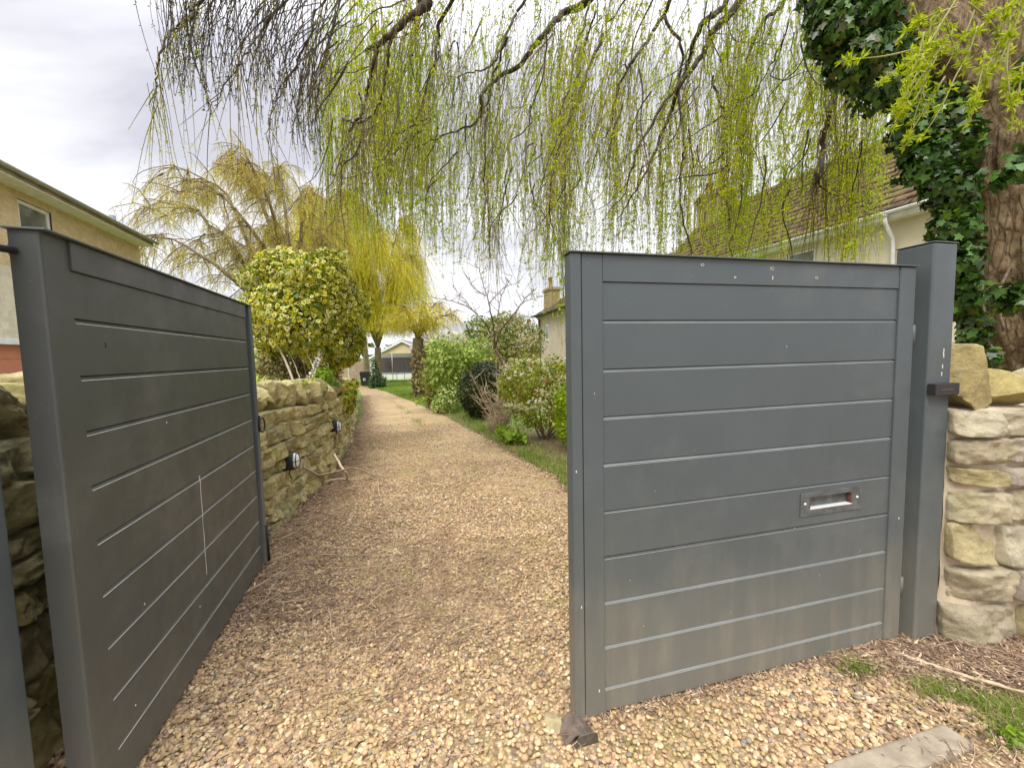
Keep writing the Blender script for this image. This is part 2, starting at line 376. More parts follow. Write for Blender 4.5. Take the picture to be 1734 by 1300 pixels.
# ------------------------------------------------------------------ loose pebbles lying on the drive
def ico(sub):
    t_ = (1 + 5 ** 0.5) / 2
    v = [(-1, t_, 0), (1, t_, 0), (-1, -t_, 0), (1, -t_, 0), (0, -1, t_), (0, 1, t_), (0, -1, -t_), (0, 1, -t_), (t_, 0, -1), (t_, 0, 1), (-t_, 0, -1), (-t_, 0, 1)]
    f = [(0, 11, 5), (0, 5, 1), (0, 1, 7), (0, 7, 10), (0, 10, 11), (1, 5, 9), (5, 11, 4), (11, 10, 2), (10, 7, 6), (7, 1, 8), (3, 9, 4), (3, 4, 2), (3, 2, 6), (3, 6, 8), (3, 8, 9), (4, 9, 5), (2, 4, 11), (6, 2, 10), (8, 6, 7), (9, 8, 1)]
    v = [np.array(p) / np.linalg.norm(p) for p in v]
    for _ in range(sub):
        c_ = {}; nf = []
        def mid(a, b_):
            k = (min(a, b_), max(a, b_))
            if k not in c_: p = v[a] + v[b_]; v.append(p / np.linalg.norm(p)); c_[k] = len(v) - 1
            return c_[k]
        for a, b_, c in f:
            x, y, z = mid(a, b_), mid(b_, c), mid(c, a); nf += [(a, x, z), (b_, y, x), (c, z, y), (x, y, z)]
        f = nf
    return np.array(v), np.array(f)
def pebbles(name, n, xr_, yr_, r_lo, r_hi, sub, keep):
    P = np.stack([rng.uniform(*xr_, n), rng.uniform(*yr_, n)], -1); P = P[keep(P)]; n = len(P)
    r = r_lo + (r_hi - r_lo) * rng.random(n) ** 2.0
    S = np.stack([r * rng.uniform(0.95, 1.45, n), r, r * rng.uniform(0.5, 0.8, n)], -1)
    a = rng.uniform(0, 6.28, n); V0, F0 = ico(sub)
    # tumble: yaw plus a small tilt
    tilt = rng.normal(0, 0.35, n); V = V0[None] * S[:, None]
    V = V * (1 + 0.10 * np.sin(V0[None, :, 0:1] * 2.1 + rng.uniform(0, 6, (n, 1, 1))) + 0.10 * np.cos(V0[None, :, 1:2] * 2.7 + rng.uniform(0, 6, (n, 1, 1))))
    ct, st = np.cos(tilt)[:, None], np.sin(tilt)[:, None]
    V = np.stack([V[..., 0], V[..., 1] * ct - V[..., 2] * st, V[..., 1] * st + V[..., 2] * ct], -1)
    ca, sa = np.cos(a)[:, None], np.sin(a)[:, None]
    V = np.stack([V[..., 0] * ca - V[..., 1] * sa, V[..., 0] * sa + V[..., 1] * ca, V[..., 2]], -1)
    p3 = np.stack([P[:, 0], P[:, 1], 0 * P[:, 0]], -1)
    z = gz(P[:, 0], P[:, 1]) + 0.006 + S[:, 2] * 0.5 + 0.010 * vnoise(p3, 1.1) + rng.random(n) * 0.008 * (rng.random(n) < 0.5)
    V[..., 0] += P[:, :1]; V[..., 1] += P[:, 1:]; V[..., 2] += z[:, None]
    Fi = (F0[None] + (np.arange(n) * len(V0))[:, None, None]).reshape(-1, 3)
    return V.reshape(-1, 3), Fi
def keep_peb(far):
    def k(P):
        p3 = np.stack([P[:, 0], P[:, 1], 0 * P[:, 0]], -1)
        d = in_drive_w(P[:, 0], P[:, 1])
        bare = np.clip((vnoise(p3, 1.15, 5.0) + 0.35 * vnoise(p3, 4.0, 9.0)) * 1.5 + (0.95 if not far else 0.75), 0.22 if not far else 0.12, 1)
        lit = np.clip((P[:, 0] - np.interp(P[:, 1], DL[:, 1], DL[:, 0]) - 0.1) / 0.6, 0.12, 1) ** np.where(P[:, 1] > 2.6, 1, 0.4)
        patch = np.exp(-(((P[:, 0] + .55) / .42) ** 2 + ((P[:, 1] - 2.15) / .38) ** 2)) + .8 * np.exp(-(((P[:, 0] + 1.0) / .5) ** 2 + ((P[:, 1] - 3.0) / .5) ** 2)); bare = bare * np.clip(1.05 - patch * 1.1 + .3 * vnoise(p3, 6, 2), .15, 1)
        az = np.abs(P[:, 0]) < P[:, 1] * 1.55 + 0.4
        kerb = (P[:, 0] > 1.10) & (P[:, 1] < 1.16 + (P[:, 0] - 1.06) * .245 + .06) & (rng.random(len(P)) > .05)
        fade = np.clip((9.5 - P[:, 1]) / 4.0, 0, 1)
        return (rng.random(len(P)) < bare * lit * fade * (d > 0.55)) & az & ~kerb
    return k
Va, Fa = pebbles('g', 38000, (-1.75, 2.1), (0.80, 1.85), 0.0048, 0.0122, 1, keep_peb(False))
Vb, Fb = cat([pebbles('g', 62000, (-2.1, 2.05), (1.85, 3.3), 0.0050, 0.0122, 0, keep_peb(False)), pebbles('g', 125000, (-3.6, 1.9), (3.3, 9.5), 0.0062, 0.0135, 0, keep_peb(True))])
m, t, b = newmat('pebble_stone'); q = NT(t)
c = q.ramp(q.island(), [(i / len(PEB), c_) for i, c_ in enumerate(PEB)], 'CONSTANT')
c = q.mix(q.ramp(q.noise(90, 4, 0.6), [(0.35, 0.0), (0.75, 0.4)]), c, (0.33, 0.22, 0.12), 'MULTIPLY')
c = q.mix(q.ramp(q.noise(2.3, 4), [(0.5, 0.0), (0.7, 0.35)]), c, (0.36, 0.30, 0.10))
q.l(c, b.inputs['Base Color']); b.inputs['Roughness'].default_value = 0.62
q.l(q.bump(q.noise(300, 3), 0.15, 0.001), b.inputs['Normal'])
tag(npmesh('gravel', np.concatenate([Va, Vb]), np.concatenate([Fa, Fb + len(Va)]), m, smooth=True), 'rounded tan and brown pebbles strewn over the drive', 'gravel', kind='stuff')

# dead willow twigs and leaf litter
def litter(n, region, llo, lhi, rad, up=0.0):
    """region(n) -> xy; short curled twigs lying flat"""
    P = region(n); a = rng.uniform(0, 6.28, n) * 0.5 + rng.normal(0.5, 0.9, n); ln = llo + (lhi - llo) * rng.random(n) ** 2.2
    k = 6; s_ = np.linspace(-0.5, 0.5, k); curl = rng.normal(0, 0.9, n)
    ang = a[:, None] + curl[:, None] * s_[None]; st = ln[:, None] / (k - 1)
    dx = np.cumsum(np.cos(ang) * st, 1); dy = np.cumsum(np.sin(ang) * st, 1)
    x = P[:, :1] + dx; y = P[:, 1:] + dy
    z = gz(x, y) + 0.014 + up + rng.uniform(0, 0.022, n)[:, None] + 0.006 * np.sin(s_[None] * 5 + rng.uniform(0, 6, n)[:, None])
    rr = rng.uniform(0.5, 1.2, n)[:, None] * rad * (1 - 0.5 * (s_[None] + 0.5))
    return strands(np.stack([x, y, z], -1), rr)
def reg_left(n):
    y = 2.1 + 17 * rng.random(n) ** 1.9; off = np.abs(rng.normal(0, 0.42, n)) * np.where(y < 3.6, .85, 0.5)
    return np.stack([np.interp(y, DL[:, 1], DL[:, 0]) + off, y], -1)
def reg_mid(n): return np.stack([rng.normal(-0.75, 0.75, n), rng.uniform(1.3, 5.5, n)], -1)
def reg_patch(n): return np.stack([rng.normal(-.62, .40, n), rng.normal(2.25, .42, n)], -1)
def reg_gates(n):
    u = rng.random(n); k = rng.random(n) < .6; o = np.abs(rng.normal(0, .022, n))
    return np.where(k[:, None], np.stack([.22 + 1.66 * u + .238 * o, 1.445 + .407 * u - o], -1), np.stack([-1.29 - .485 * u + o, 1.12 + 1.605 * u + .3 * o], -1))
def reg_wide(n):
    y = rng.uniform(1.2, 12, n); u = rng.random(n); return np.stack([np.interp(y, DL[:, 1], DL[:, 0]) * (1 - u) + np.interp(y, DR[:, 1], DR[:, 0]) * u, y], -1)
def reg_verge(n):
    y = rng.uniform(2.4, 12, n); return np.stack([np.interp(y, DR[:, 1], DR[:, 0]) + rng.uniform(-.15, .9, n) * rng.random(n), y], -1)
def reg_corner(n): return np.stack([rng.uniform(1.38, 2.7, n), rng.uniform(1.0, 1.8, n)], -1)
def reg_post(n):
    u = rng.random(n); return np.stack([1.42 + 1.25 * u + rng.normal(0, .04, n), 1.80 - rng.random(n) ** 1.3 * (0.07 + 0.30 * u) + 0.03 * rng.normal(size=n)], -1)
parts = [litter(1500, reg_patch, 0.03, 0.26, 0.0017, .004), litter(160, reg_patch, 0.1, 0.4, 0.0024, .010), litter(260, reg_left, 0.15, 0.55, 0.0038, .012), litter(4600, reg_left, 0.03, 0.34, 0.0022), litter(2600, reg_mid, 0.04, 0.32, 0.0017), litter(1500, reg_wide, 0.03, 0.2, 0.0016), litter(1900, reg_post, 0.03, 0.26, 0.0022)]
def flakes(n, region, ln):
    P = region(n); a = rng.uniform(0, 6.28, n); D = np.stack([np.cos(a), np.sin(a), rng.normal(0, .25, n)], -1); D = unit(D)
    Wd = unit(np.cross(D, unit(np.stack([rng.normal(0, .4, n), rng.normal(0, .4, n), np.ones(n)], -1))))
    p = np.stack([P[:, 0], P[:, 1], gz(P[:, 0], P[:, 1]) + 0.014 + rng.uniform(0, .02, n)], -1)
    return leaf_quads(p, D, Wd, ln * rng.uniform(.5, 1.3, n), ln * 0.3 * rng.uniform(.5, 1.2, n))
parts += [flakes(1500, reg_gates, 0.022), litter(260, reg_gates, .03, .12, .0014), flakes(2500, reg_patch, 0.022), litter(1300, reg_verge, 0.03, 0.2, 0.002), flakes(5000, reg_verge, 0.04), litter(800, reg_corner, 0.03, 0.22, 0.0018), flakes(2200, reg_corner, 0.03)]
parts += [flakes(13000, reg_left, 0.035), flakes(3500, reg_wide, 0.03), flakes(4500, reg_post, 0.035)]
m, t, b = newmat('dead_twig'); q = NT(t)
LC = [(0.30, 0.20, 0.13), (0.44, 0.31, 0.19), (0.20, 0.13, 0.09), (0.44, 0.30, 0.17), (0.26, 0.15, 0.10), (0.55, 0.42, 0.27), (0.24, 0.16, 0.11)]
q.l(q.ramp(q.island(), [(i / len(LC), c_) for i, c_ in enumerate(LC)], 'CONSTANT'), b.inputs['Base Color']); b.inputs['Roughness'].default_value = 0.8
V_, F_ = cat(parts); tag(npmesh('leaf_litter', V_, F_, m), 'brown dead willow twigs and leaves strewn along the wall foot and drive', 'leaf litter', kind='stuff')
TWIG = m

# grass: verge blades along the drive edges and at lower right
def blades(P, hlo, hhi, wd, lean=0.35):
    n = len(P); h_ = rng.uniform(hlo, hhi, n); a = rng.uniform(0, 6.28, n)
    D = np.stack([np.cos(a) * lean * rng.random(n), np.sin(a) * lean * rng.random(n), np.ones(n)], -1); D = unit(D)
    b_ = rng.uniform(0, 6.28, n); Wd = np.stack([np.cos(b_), np.sin(b_), 0 * b_], -1)
    p = np.stack([P[:, 0], P[:, 1], gz(P[:, 0], P[:, 1]) - 0.002], -1); bend = np.stack([np.cos(a), np.sin(a), -0.3 + 0 * a], -1) * h_[:, None] * rng.uniform(0.1, 0.6, n)[:, None]
    w_ = wd * rng.uniform(.6, 1.3, n)[:, None]
    V = np.stack([p - Wd * w_, p + Wd * w_, p + D * h_[:, None] * .6 + Wd * w_ * .7, p + D * h_[:, None] + bend, p + D * h_[:, None] * .6 - Wd * w_ * .7], 1).reshape(-1, 3)
    i = np.arange(n)[:, None] * 5; Fq = np.concatenate([i + np.array([[0, 1, 2, 4]]), i + np.array([[4, 2, 3, 3]])]) ; 
    tri = np.concatenate([i + np.array([[0, 1, 2]]), i + np.array([[0, 2, 4]]), i + np.array([[4, 2, 3]])])
    return V, tri
def verge(n):
    y = 3.6 + 26 * rng.random(n) ** 1.5; off = np.abs(rng.normal(0, 0.30, n)) * (1 + y * 0.05) - 0.05
    P = np.stack([np.interp(y, DR[:, 1], DR[:, 0]) + off * (0.7 + 0.05 * y), y], -1)
    k = vnoise(np.stack([P[:, 0], P[:, 1], 0 * y], -1), 1.6) + rng.random(n) * .9 + np.clip((y - 8) * .1, 0, 1) > 0.25; return P[k]
def lawn_far(n):
    y = 11 + 27 * rng.random(n) ** .8; x = np.interp(y, DR[:, 1], DR[:, 0]) + rng.random(n) * (1 + y * .12); return np.stack([x, y], -1)
def weeds(n):
    cx = rng.integers(0, 5, n); C_ = np.array([(1.74, 1.55), (1.88, 1.47), (2.02, 1.44), (1.84, 1.36), (1.52, 1.68)]); sg = np.array([.05, .06, .06, .05, .035])[cx]
    return C_[cx] + rng.normal(size=(n, 2)) * sg[:, None] * np.array([1.3, .7])
def mid_track(n):
    y = rng.uniform(4.5, 16, n); u = np.clip(rng.normal(0.60, 0.035, n), 0, 1); P = np.stack([np.interp(y, DL[:, 1], DL[:, 0]) * (1 - u) + np.interp(y, DR[:, 1], DR[:, 0]) * u, y], -1)
    return P[vnoise(np.stack([P[:, 0], P[:, 1], 0 * y], -1), 1.1, 3) + rng.random(n) * .5 > 0.25]
gs = [blades(verge(26000), 0.02, 0.13, 0.0035), blades(lawn_far(26000), 0.04, 0.12, 0.009), blades(weeds(3400), 0.02, 0.075, 0.0015, .9), blades(mid_track(9000), 0.008, 0.022, 0.0035, .8),
      blades(np.array([(.40, 1.36), (.42, 1.33), (.36, 1.38)])[rng.integers(0, 3, 200)] + rng.normal(size=(200, 2)) * .016, .01, .03, .0016, .9)]
GR = leafmat('grass_blade', [(0.10, 0.20, 0.02), (0.16, 0.27, 0.03), (0.22, 0.30, 0.05), (0.07, 0.14, 0.02), (0.28, 0.32, 0.08)], 0.3, 0.6, [(0.2, 0.3, .05), (0.3, 0.33, 0.10), (0.14, 0.24, 0.04), (0.36, 0.32, 0.16)], 1.0)
V_, F_ = cat(gs); tag(npmesh('grass', V_, F_, GR), 'short green grass and weeds along the drive edge and lawn', 'grass', kind='stuff')

# ------------------------------------------------------------------ stone walls
def stone_mat(name, cols, moss=0.5, mossc=(0.17, 0.19, 0.035), lichen=0.25):
    m, t, b = newmat(name); q = NT(t)
    c = q.ramp(q.island(), [(i / len(cols), x) for i, x in enumerate(cols)], 'CONSTANT')
    c = q.mix(0.85, c, q.ramp(q.noise(16, 7, 0.7), [(0.25, 0.42), (0.5, 0.86), (0.72, 1.15)]), 'MULTIPLY')
    c = q.mix(q.ramp(q.noise(4.2, 7, 0.72), [(0.5, 0.0), (0.66, moss)]), c, mossc)
    c = q.mix(q.ramp(q.noise(9, 6, 0.75), [(0.60, 0.0), (0.68, lichen)]), c, (0.58, 0.56, 0.44))
    pits = q.ramp(q.noise(55, 4, 0.7), [(0.22, 0.0), (0.36, 1.0)]); c = q.mix(pits, (0.09, 0.07, 0.04), c)
    q.l(c, b.inputs['Base Color']); b.inputs['Roughness'].default_value = 0.92
    q.l(q.bump(q.noise(28, 8, 0.75), 1.0, 0.022), b.inputs['Normal']); return m
S_LEFT = stone_mat('weathered_sandstone', [(0.56, 0.47, 0.23), (0.44, 0.37, 0.17), (0.60, 0.51, 0.27), (0.50, 0.42, 0.18), (0.38, 0.33, 0.17), (0.58, 0.50, 0.26)], 0.6, (0.24, 0.25, 0.04))
S_RIGHT = stone_mat('pale_sandstone', [(0.58, 0.50, 0.33), (0.52, 0.44, 0.30), (0.61, 0.54, 0.38), (0.56, 0.47, 0.25), (0.54, 0.46, 0.36)], 0.38, (0.34, 0.32, 0.10), 0.35)
MORTAR = simple('old_lime_mortar', (0.52, 0.47, 0.28), 0.95, 0, 0.35, 12, 0.9, 45)
MORTAR2 = simple('pinkish_lime_mortar', (0.52, 0.43, 0.31), 0.95, 0, 0.2, 12, 0.7, 45)

def wall(name, label, path, htop, courses, wlo, whi, smat, mmat, cop=None, thick=0.34, proud=0.045, face=1, seed=1, warp=0.02, gap=.006, split=.8, flat=1.0):
    """path: xy polyline of the visible face; htop(s) -> height above the ground; courses: list of relative heights"""
    r = np.random.default_rng(seed); P = np.array(path, float); seg = np.linalg.norm(np.diff(P, axis=0), axis=1); S = np.concatenate([[0], np.cumsum(seg)]); Lt = S[-1]
    def base(s):
        s = np.asarray(s, float); x = np.interp(s, S, P[:, 0]); y = np.interp(s, S, P[:, 1]); e_ = 0.06
        tx = np.interp(s + e_, S, P[:, 0]) - np.interp(s - e_, S, P[:, 0]); ty = np.interp(s + e_, S, P[:, 1]) - np.interp(s - e_, S, P[:, 1]); l_ = np.hypot(tx, ty) + 1e-9
        return x, y, face * ty / l_, -face * tx / l_
    def pos(s, h_, o):
        x, y, nx_, ny_ = base(s); return np.stack([x + nx_ * o, y + ny_ * o, gz(x, y) + h_], -1)
    root = empty(name, label, 'stone wall')
    # mortar body: front, top and back
    ss = np.linspace(0, Lt, int(Lt / 0.04) + 2); hh = np.linspace(-0.15, 1, 40)
    SS, HH = np.meshgrid(ss, hh); T_ = htop(SS); Hh = np.where(HH < 0, HH, HH * (T_ - 0.01)); pn = np.stack([SS, Hh, 0 * SS], -1)
    F1 = pos(SS, Hh, -.005 + 0.008 * fbm(pn, 14, 3)); n1 = len(hh); n2 = len(ss)
    top = pos(ss, htop(ss) - .01, -thick)[None]; bot = pos(ss, -0.15 + 0 * ss, -thick)[None]; G_ = np.concatenate([F1, top, bot]); k = G_.shape[0]
    I = np.arange(k * n2).reshape(k, n2); Q = np.stack([I[:-1, :-1], I[:-1, 1:], I[1:, 1:], I[1:, :-1]], -1).reshape(-1, 4)
    if face > 0: Q = Q[:, ::-1]
    npmesh('mortar', G_.reshape(-1, 3), Q, mmat, root, True)
    # stones
    Vs = []; Fs = []; off = 0; n = 29; mm = 19
    tot = sum(courses); rel = np.concatenate([[0], np.cumsum(courses)]) / tot
    u = np.linspace(-1, 1, n); v = np.linspace(-1, 1, mm); U_, V__ = np.meshgrid(u, v)
    I = np.arange(n * mm).reshape(mm, n); Q0 = np.stack([I[:-1, :-1], I[:-1, 1:], I[1:, 1:], I[1:, :-1]], -1).reshape(-1, 4)
    if face > 0: Q0 = Q0[:, ::-1]
    for ci in range(len(courses)):
        s = -r.random() * 0.05
        while s < Lt:
            w_ = (wlo + (whi - wlo) * r.random() ** 1.4) * (1.2 if ci == 0 else 1); a, b_ = s, s + w_; s = b_
            a, b_ = max(a, 0), min(b_, Lt)
            if b_ - a < 0.05: continue
            splits = [(0, 1)] if r.random() < split or courses[ci] / tot * htop(a) < 0.13 else [(0, .5), (.5, 1)]
            for (q0, q1) in splits:
                mid = (a + b_) / 2; T0 = float(htop(mid)); h0 = (rel[ci] + (rel[ci + 1] - rel[ci]) * q0) * T0; h1 = (rel[ci] + (rel[ci + 1] - rel[ci]) * q1) * T0
                g = gap; hw = (b_ - a) / 2 - g; hh_ = (h1 - h0) / 2 - g; cs = mid + r.normal(0, .006); chh = (h0 + h1) / 2
                p_ = r.uniform(5, 14); rr = (np.abs(U_) ** p_ + np.abs(V__) ** p_) ** (1 / p_); mx__ = np.maximum(np.abs(U_), np.abs(V__)); sc_ = np.where(rr > 0, mx__ / np.maximum(rr, 1e-6), 1)
                uu_ = U_ * sc_; vv_ = V__ * sc_
                skew = r.normal(0, .12); s_ = cs + hw * (uu_ + skew * vv_ * .4); z_ = chh + hh_ * (vv_ + r.normal(0, .08) * uu_)
                pn = np.stack([s_, z_, 0 * s_ + ci], -1); s_ = s_ + warp * vnoise(pn, 7, 1.5); z_ = z_ + warp * vnoise(pn, 5, 8.5) + warp * .8 * vnoise(np.stack([s_, z_ * 0 + ci, 0 * s_], -1), 2.2)
                edge = np.clip((1 - mx__) / 0.10, 0, 1); dome = 1 - (1 - edge) ** 1.8
                fac = np.zeros_like(U_)
                for _k in range(5):
                    aa = r.uniform(0, 6.28); fac = np.minimum(fac, .016 + .018 * r.random() - (U_ * math.cos(aa) + V__ * math.sin(aa) + .2) * r.uniform(.008, .03) * flat); fac = np.maximum(fac, -.012)
                o = np.where(mx__ > .995, -.03, .006) + (proud * .8 + 0.009 * r.normal()) * dome + dome * fac + 0.018 * dome * fbm(pn, 11, 4, r.random() * 9) + .007 * dome * fbm(pn, 34, 3, 3.0) + dome * (r.normal(0, .014) * uu_ + r.normal(0, .014) * vv_)
                Vs.append(pos(s_, np.minimum(z_, T0 + .02), o).reshape(-1, 3)); Fs.append(Q0 + off); off += n * mm
    npmesh('stonework', np.concatenate(Vs), np.concatenate(Fs), smat, root, True)
    if cop: cop(root, base, htop, Lt, r)
    return root, pos, base

def lump(c, ax, size, r, sub=3, amp=0.22, pw=4.0):
    """an irregular quarried block: superellipsoid knocked about with noise"""
    V, Fc = ico(sub); p = (np.abs(V) ** pw).sum(1) ** (1 / pw); V = V / p[:, None]
    V = V * (1 + amp * .5 * fbm(V, 1.3, 3, r.random() * 20)[:, None])
    for _ in range(12):
        nn_ = r.normal(size=3); nn_ /= np.linalg.norm(nn_); dd_ = r.uniform(.55, .92); ex = np.maximum(0, V @ nn_ - dd_); V = V - ex[:, None] * nn_
    V = V * (1 + amp * .14 * fbm(V, 5, 3, r.random() * 20)[:, None] + .012 * fbm(V, 17, 2, 5)[:, None]); V = V * np.array(size)
    return V @ np.array(ax) + np.array(c), Fc

def coping_slabs(lean, hgt, wd, deep, gap=0.0):
    def f(root, base, htop, Lt, r):
        Vs = []; Fs = []; off = 0; s = 0.0
        while s < Lt:
            w_ = r.uniform(*wd); x, y, nx_, ny_ = base(s + w_ / 2); T = float(htop(s + w_ / 2)); hh = r.uniform(*hgt); an = r.normal(lean, .25)
            tx, ty = -ny_, nx_
            tv = np.array([tx * math.cos(an), ty * math.cos(an), math.sin(an)]); upv = np.array([-tx * math.sin(an), -ty * math.sin(an), math.cos(an)]); nv = np.array([nx_, ny_, 0])
            c = (x - nx_ * (deep / 2 - .04), y - ny_ * (deep / 2 - .04), float(gz(x, y)) + T + hh / 2 - 0.02)
            V, Fc = lump(c, [tv, nv, upv], (w_ / 2 * 1.35, deep / 2 * r.uniform(1.0, 1.25), hh / 2 * 1.2), r, 4, .3, 6.0); Vs.append(V); Fs.append(Fc + off); off += len(V); s += w_ * 0.93 + gap
        npmesh('coping', np.concatenate(Vs), np.concatenate(Fs), S_LEFT, root, True)
    return f
WL = [(-1.66, 0.95), (-1.78, 1.4), (-1.93, 2.0), (-2.02, 2.7), (-2.08, 3.25), (-2.14, 3.6), (-2.22, 4.05), (-2.30, 4.6), (-2.43, 5.15), (-2.64, 6.0), (-2.92, 6.9), (-3.35, 8.1), (-4.0, 9.8), (-5.1, 12.8), (-6.5, 16.4)]
WLs = np.concatenate([[0], np.cumsum(np.linalg.norm(np.diff(np.array(WL), axis=0), axis=1))])
def htl(s): return np.interp(s, [0, 1, 2.4, 3.5, 5, 7.2, 9.5, 17], [1.22, 1.18, 1.04, 0.98, 0.95, 0.86, 0.8, .55])
wl_root, wl_pos, wl_base = wall('stone_wall', 'mossy sandstone garden wall with rough upright coping curving along the left of the drive', WL, htl, [.17, .12, .17, .1, .15, .16, .12], .14, .40, S_LEFT, MORTAR,
     coping_slabs(0.38, (.20, .29), (.07, .19), .34), face=1, seed=4, proud=.05)
WR = [(2.085, 1.875), (2.19, 1.825), (2.6, 1.88), (3.4, 2.05), (4.6, 2.35)]
def htr(s): return 1.16 + 0 * np.asarray(s, float)
def cop_right(root, base, htop, Lt, r):
    Vs = []; Fs = []; off = 0
    for s, w_, hh in [(0.10, .24, .31), (.36, .30, .20), (.67, .3, .2), (.98, .3, .22), (1.35, .32, .2), (1.7, .34, .22), (2.05, .34, .2), (2.4, .3, .2)]:
        x, y, nx_, ny_ = base(s); nv = [nx_, ny_, 0]; tv = [-ny_, nx_, 0]
        V, Fc = lump((x - nx_ * .13, y - ny_ * .13, htop(s) + hh / 2 - .03), [tv, nv, [0, 0, 1]], (w_ / 2 * 1.12, .19, hh / 2 * 1.12), r, 4, .17, 4.5); Vs.append(V); Fs.append(Fc + off); off += len(V)
    npmesh('coping', np.concatenate(Vs), np.concatenate(Fs), S_YEL, root, True)
S_YEL = stone_mat('yellow_sandstone', [(0.52, 0.42, 0.17), (0.46, 0.37, 0.16), (0.50, 0.42, 0.24)], 0.35, (0.33, 0.31, 0.08), 0.35)
wall('stone_wall', 'pale sandstone block wall with rounded yellow cap stones right of the right gate post', WR, htr, [.20, .19, .21, .17, .10, .15, .14], .24, .44, S_RIGHT, MORTAR2, cop_right, face=1, seed=23, proud=.040, warp=.016, gap=.0055, split=1.0, flat=.55)

# ------------------------------------------------------------------ gates
def right_gate():
    O = (0.2175, 1.4450); A = math.degrees(math.atan2(.2378, .9713)); M = frame(O, A)
    root = empty('driveway_gate', 'grey boarded gate leaf with letter slot, standing across the right of the drive', 'gate', 'pair of grey driveway gates')
    zs = [1.712, 1.571, 1.389, 1.209, 1.028, 0.846, 0.662, 0.479, 0.297, 0.124, 0.028]
    # board with the letter opening is split round it
    mb = boards(M, 0.120, 1.612, zs[:5 + 1], -0.006, 0.03)
    mb2 = boards(M, 0.120, 1.612, zs[6:], -0.006, 0.03); mb.add(mb2.v, mb2.f)
    z1, z0, ch = zs[5] - .0003, zs[6] + .0003, .007
    for a0, a1 in ((0.120, 1.127), (1.375, 1.612)):
        mb.prism([(z0, -.036), (z1, -.036), (z1, -.013), (z1 - ch, -.006), (z0 + ch * .5, -.006), (z0, -.013)], (a0, a1), lambda a, b_, c: M(c, a, b_))
    mb.prism([(.792, -.036), (z1, -.036), (z1, -.013), (z1 - ch, -.006), (.792, -.006)], (1.127, 1.375), lambda a, b_, c: M(c, a, b_))
    mb.prism([(z0, -.036), (.736, -.036), (.736, -.006), (z0 + ch * .5, -.006), (z0, -.013)], (1.127, 1.375), lambda a, b_, c: M(c, a, b_))
    mb.build('board_panel', GP, root)
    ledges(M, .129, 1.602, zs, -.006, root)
    s = MB(); s.box((0.045, 0.022, -0.045), (0.128, 1.812, 0.0), M); s.build('stile', GP, root, bevel=.003)
    s = MB(); s.box((0.0, 0.012, -0.055), (0.041, 1.812, 0.004), M); s.build('meeting_strip', GP, root, bevel=.003)
    s = MB(); s.box((1.603, 0.03, -0.05), (1.700, 1.812, 0.004), M); s.build('stile', GP, root, bevel=.006, seg=3)
    s = MB(); s.box((0.129, 1.714, -0.044), (1.602, 1.812, -0.001), M); s.build('top_rail', GP, root, bevel=.002)
    s = MB(); s.box((-0.006, 1.8135, -0.062), (1.706, 1.8185, 0.012), M); s.build('cap', GP, root, bevel=.001)
    # back face bracing
    for z0, z1, o in ((.03, .10, -.037), (.9, .97, -.037), (1.64, 1.713, -.045)): s = MB(); s.box((.13, z0, -.05), (1.60, z1, o), M); s.build('back_rail', GP, root)
    lp = MB(); a0, a1, z0, z1 = 1.077, 1.428, .706, .814
    lp.box((a0, .792, -.0055), (a1, z1, -.002), M); lp.box((a0, z0, -.0055), (a1, .736, -.002), M); lp.box((a0, .736, -.0055), (1.127, .792, -.002), M); lp.box((1.375, .736, -.0055), (a1, .792, -.002), M)
    lpo = lp.build('letter_plate', GP2, root, bevel=.001)
    lpo['label'] = 'weathered grey letter plate with rusty slot'
    fl = MB(); fl.box((1.127, .736, -.034), (1.375, .792, -.025), M); fl.build('flap', GP2, lpo)
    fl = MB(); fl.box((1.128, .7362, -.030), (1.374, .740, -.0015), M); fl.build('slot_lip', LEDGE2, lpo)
    fl = MB(); fl.box((1.1272, .7405, -.030), (1.130, .7918, -.0012), M); fl.box((1.368, .7405, -.030), (1.3748, .7918, -.0012), M); fl.box((1.1305, .790, -.030), (1.24, .7918, -.0012), M); fl.build('rust_edge', RUSTO, lpo)
    for a in (1.10, 1.402):
        sc_ = MB(); c = Vector(M(a, .763, -.001)); sc_.tube([M(a, .765, -.004), M(a, .765, .0015)], .006, 10); sc_.build('screw', WHITE, lpo, True)
    # chips and patched screw holes on the top rail
    ch_ = MB(); r = random.Random(3)
    def ring(a, z, rd, o=.0):
        pts = [M(a + rd * math.cos(k * .7), z + rd * .62 * math.sin(k * .7) + r.uniform(-.001, .001), o) for k in range(9)]; ch_.tube(pts, .0011, 4)
    for a, z, rd in [(.555, 1.787, .007), (.708, 1.742, .005), (.890, 1.782, .009), (1.123, 1.750, .007)]: ring(a, z, rd)
    ch_.box((.892, 1.738, -.001), (.895, 1.752, .0004), M)
    for a, z in [(.09, 1.30), (.35, .9), (.53, 1.05), (1.42, 1.02), (.98, 1.46), (1.44, .5), (.3, .35), (.72, .33), (1.2, .42), (.24, .55), (1.05, .66)]:
        ch_.box((a, z, -.0062), (a + .002, z + .004 * r.random() + .001, -.0052 if a > .12 else .001), M)
    for a, z, o in [(.012, 1.01, .0045), (.027, .48, .0045), (.1, .12, .001), (1.66, .63, .0045)]:
        ch_.box((a, z, o - .002), (a + .002 + .002 * r.random(), z + .004 + .008 * r.random(), o), M)
    ch_.build('paint_chips', CHALK, root)
    for z in (.28, 1.5): h_ = MB(); h_.tube([M(1.715, z - .05, -.01), M(1.715, z + .05, -.01)], .011, 10); h_.build('hinge', GP, root, True)
    return root
GP2 = simple('weathered_grey_plate', (0.105, 0.115, 0.115), 0.5, 0.2, 0.35, 25, 0.1)
